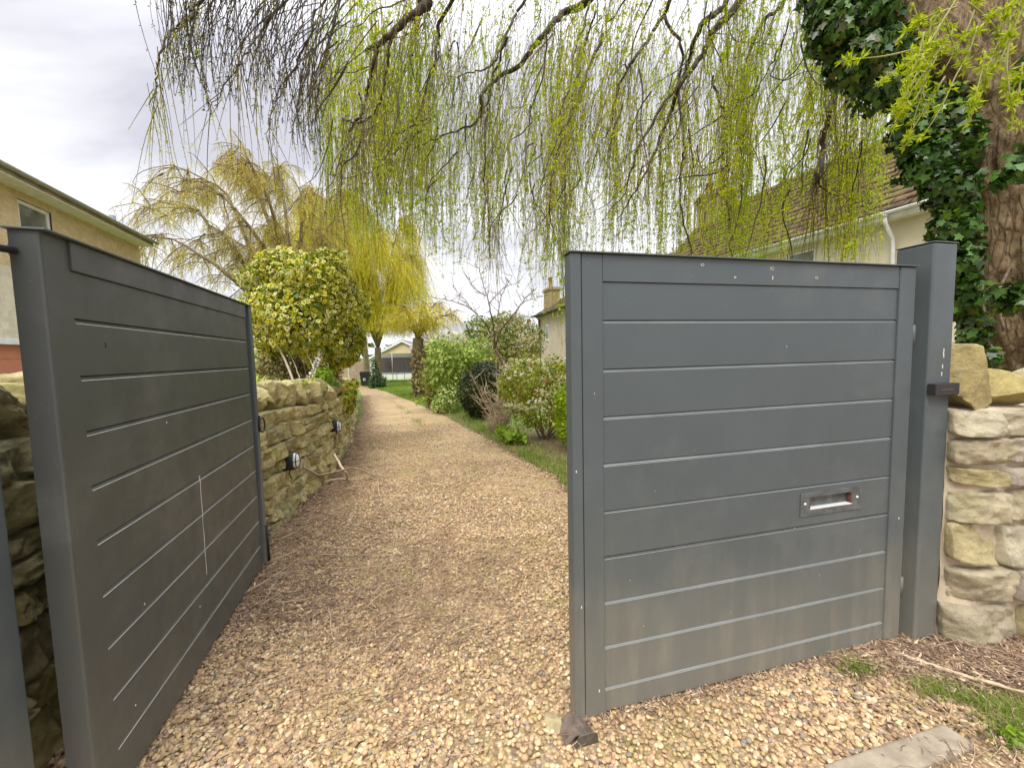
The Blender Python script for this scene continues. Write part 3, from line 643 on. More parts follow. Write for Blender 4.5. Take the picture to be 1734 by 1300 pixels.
RUSTO = simple('orange_rust', (0.11, 0.05, 0.035), 0.85, 0, 0.5, 60)
right_gate()

def left_gate():
    O = (-1.29, 1.12); B = (-1.775, 2.725); A = math.degrees(math.atan2(B[1] - O[1], B[0] - O[0])); M = frame(O, A)
    root = empty('driveway_gate', 'dark grey boarded gate leaf swung open beside the mossy wall', 'gate', 'pair of grey driveway gates')
    zs = [1.733, 1.590, 1.415, 1.243, 1.070, .894, .722, .547, .372, .20, .045]
    boards(M, 0.099, 1.585, zs, -0.004, .03, .0065).build('board_panel', GPL, root)
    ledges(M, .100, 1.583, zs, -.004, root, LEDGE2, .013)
    s = MB(); s.prism([(.0989, -.07), (.0989, -.0040), (.008, -.0040), (.003, -.006), (0, -.011), (0, -.07)], (.03, 1.822), lambda a, b_, c: M(a, c, b_)); s.build('stile', GPL, root)
    s = MB(); s.box((1.586, .04, -.06), (1.634, 1.822, -.010), M); s.build('stile', GPL, root, bevel=.002)
    s = MB(); s.box((1.638, .03, -.065), (1.690, 1.822, .008), M); s.build('meeting_strip', GP, root, bevel=.004)
    s = MB(); s.box((.100, 1.735, -.05), (1.586, 1.822, .003), M); s.build('top_rail', GP3, root, bevel=.002)
    s = MB(); s.box((-.008, 1.8235, -.078), (1.700, 1.829, .016), M); s.build('cap', GP, root, bevel=.001)
    # drip of white paint
    r = random.Random(5); d = MB(); pts = []
    for i in range(14):
        z = .905 - i * .038; pts.append(M(.80 + .0015 * math.sin(i * 1.7) - .0006 * i, z, -.0035))
    d.tube(pts, [.0007 + .0007 * r.random() for _ in pts], 5)
    d.tube([M(.79, .905, -.0035), M(.80, .87, -.0035), M(.80, .83, -.0035)], .0008, 5)
    for a, z in [(.3, .56), (.55, 1.2), (.7, .3), (.2, .25), (1.1, .55)]: d.box((a, z, -.0045), (a + .005, z + .006, -.0032), M)
    d.build('paint_drip', CHALK, root)
    k = MB(); k.box((.222, 1.505, -.005), (.229, 1.524, -.0032), M); k.build('screw_hole', DARK, root)
    # ring latch on the far edge
    c = M(1.70, 1.015, .014); e_ = MB()
    e_.box((1.676, .96, .009), (1.696, 1.075, .013), M); plate = e_.build('latch_plate', DARK, root, bevel=.001)
    rg = MB(); pts = [M(1.700 + .030 * math.cos(t_), 1.005 + .05 * math.sin(t_), .022 + .008 * math.cos(t_)) for t_ in np.linspace(0, 2 * math.pi, 25)]; rg.tube(pts, .006, 8, False); rg.build('ring_handle', DARK, root, True)
    # bottom bolt
    bo = MB(); bo.tube([M(1.66, .02, .02), M(1.66, .30, .02)], .008, 8); bo.tube([M(1.66, .25, .02), M(1.69, .25, .035)], .006, 6); bo.build('drop_bolt', DARK, root, True)
    # hinge arms reaching back to the post
    h_ = MB(); h_.tube([M(-.004, 1.765, -.055), M(-.10, 1.762, -.10), M(-.19, 1.752, -.13)], .010, 10)
    h_.build('top_hinge', DARK, root, True)
    h_ = MB(); h_.tube([M(-.01, .17, -.06), M(-.09, .12, -.10), M(-.17, .10, -.14)], .016, 10); h_.build('bottom_hinge', RUST, root, True)
    return root
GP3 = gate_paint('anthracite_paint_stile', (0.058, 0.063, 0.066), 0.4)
left_gate()

def post(name, label, corner, ang, w_, top, flat=True):
    """corner = front-left corner at the foot"""
    M = frame(corner, ang); root = empty(name, label, 'gate post', 'grey gate posts')
    s = MB(); s.box((0, -.05, -w_), (w_, top - .006, 0), M); s.build('shaft', GP, root, bevel=.010, seg=4)
    s = MB(); s.box((-.002, top - .0055, -w_ - .002), (w_ + .002, top, .002), M); s.build('cap', GP, root, bevel=.002)
    return root, M
pr, PM = post('gate_post', 'square grey gate post carrying a small black sensor box', (1.928, 1.828), 13.8, .150, 1.925)
s = MB(); s.box((-.004, 1.223, .001), (.150, 1.277, .034), PM); sb = s.build('sensor_box', DARK, pr, bevel=.003)
s = MB(); s.box((.03, 1.2490, .0342), (.11, 1.2505, .0352), PM); s.build('seam', STEEL, sb)
s = MB()
for z, a in [(1.345, .088), (1.31, .085), (1.395, .092), (1.42, .091), (1.405, .090)]: s.box((a, z, .0), (a + .004, z + .018, .0012), PM)
s.build('paint_chips', CHALK, pr)
pl, PML = post('gate_post', 'grey gate post at the left edge in front of the open gate leaf', (-1.515, .862), 13.8, .165, 1.94)
s = MB(); c0 = at(8, 418, 1.14)
s.tube([(c0[0] - .0, c0[1] + .02, c0[2]), (c0[0] + .004, c0[1] + .034, c0[2])], .030, 20); s.build('hinge_disc', RUST, pl)

# gate stop sunk in the drive under the right leaf's free edge
st = empty('gate_stop', 'rusty steel gate stop bedded in the gravel under the gate edge', 'gate stop'); r = np.random.default_rng(8)
Ms = frame((.205, 1.425), 13.8)
s = MB(); s.prism([(-.055, .003), (-.015, .036), (.03, .036), (.065, .006), (.06, .001), (.028, .030), (-.013, .030), (-.05, -.001)], (-.035, .06), lambda a, b_, c: Ms(a, b_ + .012, c)); s.build('catch_plate', RUST2 if 'RUST2' in globals() else simple('dull_rust', (0.16, 0.12, 0.09), .7, .3, .4, 30, .4), st, bevel=.001)
s = MB(); s.prism([(-.03, .0), (.075, .0), (.07, .035), (.05, .045), (-.0, .045)], (.062, .068), lambda a, b_, c: Ms(a, b_ + .004, c)); s.build('side_plate', simple('worn_steel', (0.13, 0.115, 0.09), .6, .4, .4, 30, .4), st, bevel=.001)
V_, F_ = lump((.150, 1.445, .008), np.eye(3), (.05, .06, .028), r, 3, .2); tag(npmesh('flat_stone', V_, F_, S_RIGHT, None, True), 'pale flat stone beside the gate stop in the gravel', 'stone')

# concrete edging at lower right
s = MB(); Mk = frame((1.06, 1.170), 13.8); s.box((0, -.06, -.095), (.585, .030, 0), Mk)
tag(s.build('edging_stone', simple('old_concrete', (0.30, 0.25, 0.18), .95, 0, .25, 14, .8, 60), bevel=.012, seg=3), 'worn concrete edging stone at the lower right corner', 'edging stone')

# ------------------------------------------------------------------ bulkhead lamps on the left wall
GLASS = simple('frosted_glass', (0.78, 0.78, 0.74), 0.25, 0, .04)
def bulkhead(s_, h_, label):
    x, y, nx_, ny_ = [float(v) for v in wl_base(s_)]; z = float(gz(x, y)) + h_; x += nx_ * .035; y += ny_ * .035
    root = empty('wall_lamp', label, 'wall lamp', 'black bulkhead lamps on the garden wall', (x, y, z)); tx, ty = -ny_, nx_
    def P(a, b_, o): return (tx * a + nx_ * o, ty * a + ny_ * o, b_)
    def oval(k, ra, rb, pw=2.6):
        out_ = []
        for i in range(k):
            t_ = 2 * math.pi * i / k; c_, s__ = math.cos(t_), math.sin(t_); out_.append((ra * math.copysign(abs(c_) ** (2 / pw), c_), rb * math.copysign(abs(s__) ** (2 / pw), s__)))
        return out_
    def loft(rings):
        mb = MB(); k = 28; b0 = None
        for ra, rb, o in rings:
            vs = [P(a, b_, o) for a, b_ in oval(k, ra, rb)]; b1 = len(mb.v); mb.v += vs
            if b0 is not None:
                for i in range(k): mb.f.append((b0 + i, b0 + (i + 1) % k, b1 + (i + 1) % k, b1 + i))
            b0 = b1
        mb.f.append(tuple(range(b0, b0 + k))); return mb
    loft([(.062, .088, .0), (.062, .088, .055), (.058, .084, .066), (.047, .072, .066)]).build('housing', DARK, root, True)
    loft([(.047, .072, .062), (.046, .070, .078), (.038, .060, .095), (.022, .036, .104), (.008, .014, .106)]).build('diffuser', GLASS, root, True)
    cg = MB()
    cg.tube([P(0, .078, .066), P(0, .070, .09), P(0, .045, .108), P(0, 0, .114), P(0, -.045, .108), P(0, -.070, .09), P(0, -.078, .066)], .0032, 6)
    cg.tube([P(-.055, 0, .066), P(-.045, 0, .092), P(0, 0, .114), P(.045, 0, .092), P(.055, 0, .066)], .0032, 6)
    ov = [P(a, b_, .090) for a, b_ in oval(24, .050, .074)]; cg.tube(ov + [ov[0]], .0036, 6, False); cg.build('guard', DARK, root, True)
    cb = MB(); cb.tube([P(0, -.085, .02), P(-.004, -.12, .012), P(.003, -.17, .03)], .005, 6); cb.build('cable', DARK, root, True)
    return root
def s_at_y(y): return float(np.interp(y, [p[1] for p in WL], WLs))
bulkhead(s_at_y(3.62), .53, 'black oval bulkhead lamp with wire guard on the wall, nearest the gate')
bulkhead(s_at_y(5.25), .59, 'black bulkhead lamp further along the wall, below the overhanging ivy')
bulkhead(s_at_y(8.2), .66, 'small bulkhead lamp at the far bend of the wall, mostly under ivy')

# ------------------------------------------------------------------ fallen branches
BARK_DEAD = simple('dead_branch_bark', (0.24, 0.165, 0.115), 0.85, 0, .4, 40, .5)
BARK_PALE = simple('pale_stripped_branch', (0.50, 0.38, 0.25), 0.8, 0, .3, 40, .5)
def branch(label, paths, mat, name='fallen_branch'):
    mb = MB()
    for pts, ra, rb in paths:
        sp_ = smooth_path(pts, 5); n = len(sp_); rr = [ra + (rb - ra) * i / (n - 1) for i in range(n)]
        sp_ = [p + np.array([random.gauss(0, .003), random.gauss(0, .003), random.gauss(0, .002)]) for p in sp_]; mb.tube(sp_, rr, 7)
    return tag(mb.build(name, mat, None, True), label, 'branch')
branch('crooked brown branch reaching from the lamp out over the drive', [([at(513, 790, 3.55), at(540, 803, 3.6), at(575, 797, 3.62), at(601, 792, 3.65), at(628, 803, 3.65), at(650, 808, 3.65)], .011, .005), ([at(628, 802, 3.65), at(632, 812, 3.62)], .009, .008),
        ([at(513, 790, 3.55), at(518, 770, 3.6), at(530, 757, 3.6)], .008, .003), ([at(520, 775, 3.6), at(545, 768, 3.62), at(556, 752, 3.65)], .006, .003)], BARK_DEAD)
branch('pale stripped branch leaning on the foot of the wall', [([gp(545, 815, .02), at(566, 770, 4.15), at(585, 800, 3.9), gp(588, 812, .02)][1:], .012, .012), ([gp(548, 818, .02), gp(565, 812, .04), gp(588, 811, .03), gp(615, 811, .02)], .02, .006)], BARK_PALE)
branch('long pale fallen branch lying by the foot of the right post', [([gp(1488, 1092, .015), gp(1530, 1110, .03), gp(1580, 1125, .03), gp(1650, 1148, .03), gp(1760, 1180, .03)], .010, .007), ([gp(1555, 1117, .03), gp(1560, 1105, .05)], .006, .003)], BARK_PALE)
branch('hooked bare twig on the gravel in front of the opening', [([gp(558, 1035, .03), gp(562, 1070, .02), gp(575, 1090, .02), gp(620, 1083, .02), gp(650, 1082, .02)], .004, .002)], BARK_PALE)
branch('short brown stick lying across the middle of the drive', [([gp(612, 935, .02), gp(630, 915, .02), gp(662, 900, .02)], .006, .004)], BARK_DEAD)
branch('thin forked twig lying on the bare drive beyond the gate', [([gp(640, 812, .02), gp(643, 838, .03), gp(655, 858, .02)], .006, .003), ([gp(648, 838, .02), gp(690, 840, .02), gp(725, 841, .02)], .005, .003)], BARK_PALE)
branch('curved thin twig near the free edge of the right gate', [([gp(842, 1112, .02), gp(870, 1120, .02), gp(915, 1112, .02), gp(930, 1105, .02)], .003, .002)], BARK_DEAD)

# ------------------------------------------------------------------ willow foliage builder
def willow_hang(bot, top, sway, npt=9, rad=(0.0022, 0.0012), leaf_n=26, leaf_len=0.022, leaf_w=0.005, spread=0.9, wander=0.085, tip_only=0.0, off=0):
    """hanging twigs from top (N,3) to bot (N,3) and their little leaves"""
    n = len(bot); t_ = np.linspace(0, 1, npt)[None, :, None]; P = top[:, None] * (1 - t_) + bot[:, None] * t_
    # outward arch at the top then straight down
    P[..., :2] += sway[:, None, :] * ((1 - t_) ** 2)
    nz = np.stack([P[..., 2] * 1.3 + np.arange(n)[:, None] * 3.7, P[..., 2] * 0.4 + np.arange(n)[:, None] * 1.3, P[..., 2] * 0 + off], -1)
    P[..., 0] += wander * vnoise(nz, 1.0, 0.3); P[..., 1] += wander * vnoise(nz, 1.0, 11.3)
    rr = np.linspace(rad[0], rad[1], npt)[None] * rng.uniform(.7, 1.3, n)[:, None]
    Vt, Ft = strands(P, rr, 3)
    Ltot = np.linalg.norm(bot - top, axis=1); leafy = np.clip(.75 + 1.5 * vnoise(np.stack([top[:, 0], top[:, 1], 0 * Ltot], -1), 2.6, 3.3) + rng.normal(0, .45, n), .08, 2.4); cnt = np.maximum(2, (leaf_n * Ltot * leafy)).astype(int)
    si = np.repeat(np.arange(n), cnt); u = tip_only + (1 - tip_only) * rng.random(len(si)); u = np.clip(u + .035 * np.sin(u * 40 + si * 2.1), 0, .999); u = u * (npt - 1); i0 = np.minimum(u.astype(int), npt - 2); f = (u - i0)[:, None]
    B_ = P[si, i0] * (1 - f) + P[si, i0 + 1] * f
    a = rng.uniform(0, 6.28, len(si)); D = unit(np.stack([np.cos(a) * spread, np.sin(a) * spread, -0.75 + rng.normal(0, .45, len(si))], -1))
    Wd = unit(np.cross(D, rand_dir(len(si))))
    s_ = rng.uniform(.55, 1.25, len(si)); Vl, Fl = leaf_quads(B_, D, Wd, leaf_len * s_, leaf_w * s_, .1)
    return (Vt, Ft), (Vl, Fl)

W_TWIG = simple('willow_twig_bark', (0.17, 0.125, 0.05), 0.8, 0, .45, 3)
W_BARK = simple('willow_bough_bark', (0.055, 0.042, 0.026), 0.9, 0, .4, 18, .8, 50)
W_LEAF = leafmat('young_willow_leaf', [(0.50, 0.55, 0.012), (0.60, 0.62, 0.02), (0.38, 0.46, 0.012), (0.66, 0.66, 0.03), (0.50, 0.52, 0.02)], 0.62, 0.5, [(0.34, 0.48, 0.015), (0.42, 0.55, 0.015), (0.27, 0.38, 0.015)], 0.9)
W_DARKLEAF = leafmat('willow_bud', [(0.07, 0.07, 0.02), (0.10, 0.09, 0.03), (0.05, 0.045, 0.02), (0.13, 0.12, 0.03)], 0.3, 0.7)

# ---- the big willow whose trunk stands behind the right wall
big = empty('willow_tree', 'old weeping willow behind the right wall, its green strands hanging over the whole drive', 'tree')
def bark_tube(pts, rad, nseg, nper, amp, ridges=11, flare=0.0):
    P = np.array(smooth_path(pts, nper)); n = len(P); rr = np.interp(np.linspace(0, 1, n), np.linspace(0, 1, len(rad)), rad)
    T = unit(np.gradient(P, axis=0)); A = unit(np.cross(T, np.array([0, 1.0, 0.15]))); B = np.cross(T, A); th = np.linspace(0, 2 * math.pi, nseg, endpoint=False)
    s = np.concatenate([[0], np.cumsum(np.linalg.norm(np.diff(P, axis=0), axis=1))])
    TH, SS = np.meshgrid(th, s); tw = TH + 0.25 * np.sin(SS * 1.3)
    pn = np.stack([np.cos(tw) * ridges / 6.28, np.sin(tw) * ridges / 6.28, SS * 1.4], -1)
    d = amp * (1.2 * np.abs(vnoise(pn, 2.2)) - .5 + .55 * fbm(np.stack([np.cos(tw) * 2, np.sin(tw) * 2, SS * 3], -1), 3, 4)) + amp * 2.0 * vnoise(np.stack([np.cos(tw), np.sin(tw), SS], -1), 1.1)
    rad2 = rr[:, None] + d
    V = P[:, None] + (A[:, None] * np.cos(TH)[..., None] + B[:, None] * np.sin(TH)[..., None]) * rad2[..., None]
    I = np.arange(n * nseg).reshape(n, nseg); J = np.roll(I, -1, 1); Q = np.stack([I[:-1], J[:-1], J[1:], I[1:]], -1).reshape(-1, 4); return V.reshape(-1, 3), Q
m, t, b = newmat('furrowed_willow_bark'); q = NT(t)
c = q.ramp(q.noise(9, 8, .72, q.co(scale=(2.2, 2.2, .55))), [(0.3, (0.12, 0.08, 0.04)), (0.48, (0.37, 0.27, 0.15)), (0.68, (0.60, 0.46, 0.28))])
c = q.mix(q.ramp(q.noise(3, 5, .6), [(0.5, 0.0), (0.7, 0.4)]), c, (0.18, 0.16, 0.05))
vv = q.vor(11, q.co(scale=(2.4, 2.4, .45)), 'DISTANCE_TO_EDGE'); fur = q.ramp(q.m('ADD', vv.outputs['Distance'], q.m('MULTIPLY', q.m('SUBTRACT', q.noise(14, 4), .5), .5)), [(0.0, 0.55), (0.16, 1.0)])
c = q.mix(fur, (0.11, 0.07, 0.035), c)
q.l(c, b.inputs['Base Color']); b.inputs['Roughness'].default_value = 0.95
q.l(q.bump(q.m('ADD', q.m('MULTIPLY', fur, .8), q.noise(13, 8, .75, q.co(scale=(2.6, 2.6, .5)))), 1.0, .05), b.inputs['Normal']); TRUNKM = m
TY = 2.85
tr_pts = [(3.62, TY, -.1), at(1800, 640, TY), at(1765, 520, TY), at(1742, 400, TY), at(1722, 300, TY), at(1690, 180, TY), at(1655, 60, TY), (2.95, TY + .1, 4.3), (2.75, TY + .2, 5.2)]
V_, F_ = bark_tube(tr_pts, [.46, .42, .36, .34, .35, .37, .36, .32, .26], 260, 50, .026, 15)
npmesh('trunk', V_, F_, TRUNKM, big, True)
V_, F_ = bark_tube([at(1690, 190, TY), at(1630, 120, TY - .05), at(1575, 60, TY - .1), at(1500, -30, TY - .1), (2.0, 2.9, 4.6), (1.3, 3.2, 5.3)], [.22, .20, .19, .17, .15, .11], 140, 22, .018, 11)
npmesh('limb', V_, F_, TRUNKM, big, True)

# boughs seen against the sky, each continued to the crown of the tree
HUB = np.array([1.6, 3.1, 5.1])
boughs = [  # (depth, radius at frame top, tip radius, pixel path)
 (4.0, .055, .030, [(735, -30), (725, 5), (700, 25), (660, 62), (620, 88)]),
 (4.1, .028, .016, [(640, 72), (632, 110), (622, 160), (610, 195), (592, 222)]),
 (4.0, .022, .010, [(663, 58), (655, 120), (645, 170), (625, 200), (603, 208), (578, 200)]),
 (4.6, .040, .010, [(1010, -20), (955, 20), (920, 60), (882, 108), (838, 135), (815, 165), (812, 203), (765, 224), (700, 250)]),
 (4.8, .022, .006, [(900, -20), (862, 45), (845, 90), (830, 112), (790, 126), (760, 131)]),
 (5.0, .030, .008, [(1140, -20), (1100, 62), (1070, 105), (1047, 150), (1033, 215), (1020, 238)]),
 (4.4, .034, .006, [(1235, -20), (1185, 45), (1162, 120), (1125, 175), (1080, 250), (1060, 320), (1030, 360)]),
 (4.6, .050, .008, [(1260, -30), (1215, 45), (1185, 100), (1150, 150), (1120, 230), (1085, 310), (1045, 370)]),
 (4.5, .026, .010, [(1125, 30), (1155, 85), (1148, 150), (1158, 240), (1153, 300), (1155, 360), (1172, 430)]),
 (5.2, .022, .007, [(1205, 130), (1224, 190), (1232, 240), (1228, 320), (1240, 400)]),
 (5.0, .030, .010, [(1330, -20), (1290, 40), (1262, 110), (1250, 170), (1230, 200)]),
 (3.8, .036, .026, [(1440, 60), (1420, 140), (1402, 195), (1392, 250), (1388, 290), (1380, 320)]),
 (3.9, .024, .006, [(1020, 60), (985, 150), (950, 240), (930, 330), (940, 410)]),
 (4.3, .020, .005, [(860, 60), (830, 150), (820, 260), (822, 330), (840, 400)]),
 (3.5, .016, .005, [(360, -20), (330, 20), (300, 45), (272, 90), (262, 150), (255, 180)]),
 (3.5, .012, .004, [(480, 10), (440, 60), (410, 100), (385, 140), (350, 190)]),
 (3.9, .014, .004, [(560, -10), (530, 50), (500, 110), (470, 170), (450, 230)]),
 (4.4, .014, .003, [(720, 200), (680, 225), (640, 240), (600, 240), (560, 232)]),
 (4.4, .012, .003, [(735, 195), (690, 240), (630, 290), (570, 300), (540, 280)]),
 (4.8, .018, .005, [(1010, 20), (985, 90), (975, 150), (945, 190)]),
 (4.2, .022, .007, [(760, 10), (742, 60), (735, 110), (715, 170), (705, 205)]),
 (5.0, .016, .005, [(1330, 60), (1300, 120), (1262, 200), (1290, 290), (1310, 380)]),
]
bpaths = []
for Yd, ra, rb, pp in boughs:
    pts = [at(x, y, Yd + .25 * math.sin(i * 1.3 + x)) for i, (x, y) in enumerate(pp)]
    if pp[0][1] <= 12:
        p0 = pts[0]; mid = (p0 * .45 + HUB * .55) + np.array([0, 0, .9]); pts = [HUB + rng.normal(0, .1, 3), mid] + pts; ra_ = ra * 1.9
    else: ra_ = ra
    ra_ *= .68; rb *= .7; sp_ = smooth_path(pts, 7); n = len(sp_); sp_ = [p + rng.normal(0, .008, 3) for p in sp_]
    rr = [ra_ + (rb - ra_) * (i / (n - 1)) ** .75 for i in range(n)]
    MB().tube(sp_, rr, 9).build('bough', W_BARK, big, True); bpaths.append(np.array(sp_))
    # small knobbly side twigs
    mb = MB()
low_x = [235, 262, 300, 340, 380, 430, 480, 530, 580, 640, 700, 760, 850, 930, 1000, 1100, 1200, 1300, 1400, 1440, 1480, 1520]
low_y = [60, 175, 150, 190, 170, 215, 250, 280, 345, 380, 430, 455, 465, 450, 440, 440, 445, 430, 400, 330, 270, 200]
def curtain(n, x0, x1, Ylo, Yhi, up, jit, dens=None):
    px = rng.uniform(x0, x1, n)
    if dens is not None: px = px[rng.random(n) < dens(px)]
    n = len(px); clump = vnoise(np.stack([px / 38.0, 0 * px, 0 * px], -1), 1.0, 2.2)
    py = np.interp(px, low_x, low_y) - (1 - np.clip(rng.random(n) * 1.0 + .25 * clump + .05, 0, 1)) ** 1.3 * jit; Yd = rng.uniform(Ylo, Yhi, n)
    bot = np.array([at(a, b_, c_) for a, b_, c_ in zip(px, py, Yd)]); top = bot.copy(); top[:, 2] += rng.uniform(*up, n); top[:, 2] = np.minimum(top[:, 2], 6.2)
    top[:, :2] += rng.normal(0, .16, (n, 2)); sw = rng.normal(0, .16, (n, 2)) + np.array([.25, .0]); return bot, top, sw
def clumpd(px): return np.clip(.5 + 1.25 * vnoise(np.stack([px / 30.0, 0 * px, 0 * px], -1), 1.0, 4.4), .12, 1)
TW = []; LF = []; DT = []; DLf = []; fine = MB()
for args, kw in [((1300, 560, 1500, 4.2, 7.0, (1.2, 3.0), 330, clumpd), dict(leaf_n=62, leaf_len=.036, leaf_w=.0125)),
                 ((780, 600, 1480, 3.4, 5.0, (.7, 2.2), 430, clumpd), dict(leaf_n=56, leaf_len=.034, leaf_w=.011, rad=(.0030, .0014))),
                 ((620, 540, 1000, 5.0, 8.0, (1.0, 3.0), 160, clumpd), dict(leaf_n=46, leaf_len=.036, leaf_w=.011))]:
    a, b_, s_ = curtain(*args); t1, l1 = willow_hang(a, b_, s_, **kw); TW.append(t1); LF.append(l1)
# bare, dark tips at the upper left
for args, kw in [((125, 285, 560, 3.2, 4.2, (.5, 2.0), 120), dict(leaf_n=34, leaf_len=.034, leaf_w=.009, rad=(.0050, .0024), wander=.10)), ((120, 270, 560, 4.0, 6.0, (.6, 2.5), 170), dict(leaf_n=34, leaf_len=.032, leaf_w=.009, rad=(.0042, .0022), wander=.09))]:
    a, b_, s_ = curtain(*args); t1, l1 = willow_hang(a, b_, s_, **kw); DT.append(t1); DLf.append(l1)
# twigs that start on the boughs
for bp in bpaths:
    n0 = len(bp); k = int(9 + n0 * .75); i = rng.integers(int(n0 * .15), n0, k); top = bp[i] + rng.normal(0, .01, (k, 3)); ln = rng.uniform(.25, 1.15, k)
    bot = top + np.stack([rng.normal(-.05, .13, k), rng.normal(0, .13, k), -ln], -1); t1, l1 = willow_hang(bot, top, rng.normal(0, .02, (k, 2)), rad=(.0035, .0012), leaf_n=30, leaf_len=.026, leaf_w=.0065, wander=.06); TW.append(t1); LF.append(l1)
# fine dark side branches, zigzagging down and outward
for _ in range(170):
    px = rng.uniform(540, 1480); py = rng.uniform(-20, min(330, float(np.interp(px, low_x, low_y)) - 60)); Yd = rng.uniform(3.6, 6); p = at(px, py, Yd); ln = rng.uniform(.35, 1.1); d = np.array([rng.normal(-.45, .35), rng.normal(0, .3), -1.0]); d /= np.linalg.norm(d); pts = [p]
    for j in range(7): d = unit(d + rng.normal(0, .22, 3) + np.array([0, 0, -.08])); p = p + d * ln / 7; pts.append(p)
    fine.tube(smooth_path(pts, 3), [.0085 - .0065 * i / 21 for i in range(22)], 5, False); P_ = np.array(pts[1:]); k = 10; i = rng.integers(0, len(P_), k); b_ = P_[i] + np.stack([rng.normal(0, .06, k), rng.normal(0, .06, k), -rng.uniform(.2, .6, k)], -1)
    t1, l1 = willow_hang(b_, P_[i], rng.normal(0, .03, (k, 2)), leaf_n=44, leaf_len=.030, leaf_w=.0095, wander=.05); TW.append(t1); LF.append(l1)
fine.build('branchlets', W_BARK, big, True)
# strands over the roof and just left of the right gate, hanging lower
for px0, px1, n, y0, y1, Yd in [(950, 968, 26, 470, 610, 4.6), (1390, 1500, 110, 300, 470, 5.2), (1130, 1330, 190, 380, 470, 6.5), (1200, 1270, 70, 300, 470, 5.0), (1400, 1470, 50, 380, 480, 4.2), (900, 960, 30, 440, 560, 8), (540, 720, 150, 240, 420, 6.0), (600, 900, 150, 330, 470, 6.5), (1020, 1130, 80, 380, 470, 6.5)]:
    px = rng.uniform(px0, px1, n); py = rng.uniform(y0, y1, n); D_ = Yd + rng.normal(0, .35, n); bot = np.array([at(a, b_, c_) for a, b_, c_ in zip(px, py, D_)]); top = bot.copy(); top[:, 2] += rng.uniform(1.0, 2.6, n)
    t1, l1 = willow_hang(bot, top, rng.normal(0, .06, (n, 2)), leaf_n=60, leaf_len=.036, leaf_w=.012); TW.append(t1); LF.append(l1)
# upper crown out of the picture, so that the tree is whole from elsewhere
k = 500; top = HUB + rng.normal(0, 1, (k, 3)) * np.array([2.2, 2.4, .5]) + np.array([-.2, 1.0, .9]); top[:, 0] = np.maximum(top[:, 0], -1.0 + rng.random(k)); top[:, 2] = np.maximum(top[:, 2], 5.6); bot = top - np.stack([rng.normal(0, .1, k), rng.normal(0, .1, k), rng.uniform(.6, 1.4, k)], -1)
t1, l1 = willow_hang(bot, top, rng.normal(0, .1, (k, 2)), leaf_n=20); TW.append(t1); LF.append(l1)
V_, F_ = cat(TW); npmesh('twigs', V_, F_, W_TWIG, big); V_, F_ = cat(LF); npmesh('leaves', V_, F_, W_LEAF, big)
V_, F_ = cat(DT); o = npmesh('bare_twigs', V_, F_, simple('dark_twig_bark', (0.06, 0.045, 0.028), .85, 0, .3, 3), big); V_, F_ = cat(DLf); npmesh('buds', V_, F_, W_DARKLEAF, big)

# bright sprays of new leaves close to the trunk
spr = [(2.0, [(1625, -10), (1600, 30), (1575, 70), (1545, 100), (1510, 125), (1478, 150)]), (1.95, [(1640, 5), (1670, 30), (1690, 60), (1685, 110), (1660, 160), (1640, 210)]), (1.9, [(1734, -5), (1700, 15), (1672, 28)]),
       (2.0, [(1655, 45), (1640, 90), (1618, 130), (1600, 170), (1580, 205), (1560, 235)]), (2.1, [(1615, 50), (1580, 100), (1540, 160), (1520, 190)]), (1.9, [(1734, 10), (1712, 60), (1705, 110), (1710, 160), (1720, 200), (1734, 230)]), (2.1, [(1620, 12), (1580, 25), (1545, 45), (1515, 75)]),
       (2.05, [(1565, 80), (1500, 95), (1450, 100), (1425, 102)]), (2.3, [(1460, 480), (1450, 450), (1440, 410)]), (2.0, [(1712, 60), (1695, 100), (1680, 130)]),
       (2.2, [(1600, 130), (1570, 180), (1545, 220), (1530, 255)])]
for _ in range(15):
    x_ = rng.uniform(1530, 1740); y_ = rng.uniform(-20, 130); dx, dy = rng.normal(-35, 32), rng.uniform(70, 170); spr.append((rng.uniform(1.9, 2.3), [(x_, y_), (x_ + dx * .3, y_ + dy * .4), (x_ + dx * .7, y_ + dy * .75), (x_ + dx, y_ + dy)]))
sm = MB(); SP = []
for Yd, pp in spr:
    pth = np.array(smooth_path([at(x, y, Yd) for x, y in pp], 6)); sm.tube(pth, [.0048 - .0036 * i / (len(pth) - 1) for i in range(len(pth))], 6)
    seg = np.linalg.norm(pth[-1] - pth[0]); k = int(24 + 70 * seg); cl = rng.integers(0, len(pth), k // 5 + 1); i = cl[rng.integers(0, len(cl), k * 2)]; B_ = pth[i] + rng.normal(0, .004, (len(i), 3)); D = unit(rng.normal(size=(len(i), 3)) + np.array([-.3, 0, -.15]))
    SP.append(leaf_quads(B_, D, unit(np.cross(D, rand_dir(len(i)))), rng.uniform(.018, .050, len(i)), rng.uniform(.006, .012, len(i)), .15))
sm.build('spray_stems', simple('green_twig', (0.26, 0.25, 0.08), .7), big, True)
V_, F_ = cat(SP); npmesh('spray_leaves', V_, F_, leafmat('new_willow_leaf', [(0.42, 0.50, 0.03), (0.34, 0.43, 0.04), (0.50, 0.55, 0.06), (0.28, 0.36, 0.04)], .45, .45), big)

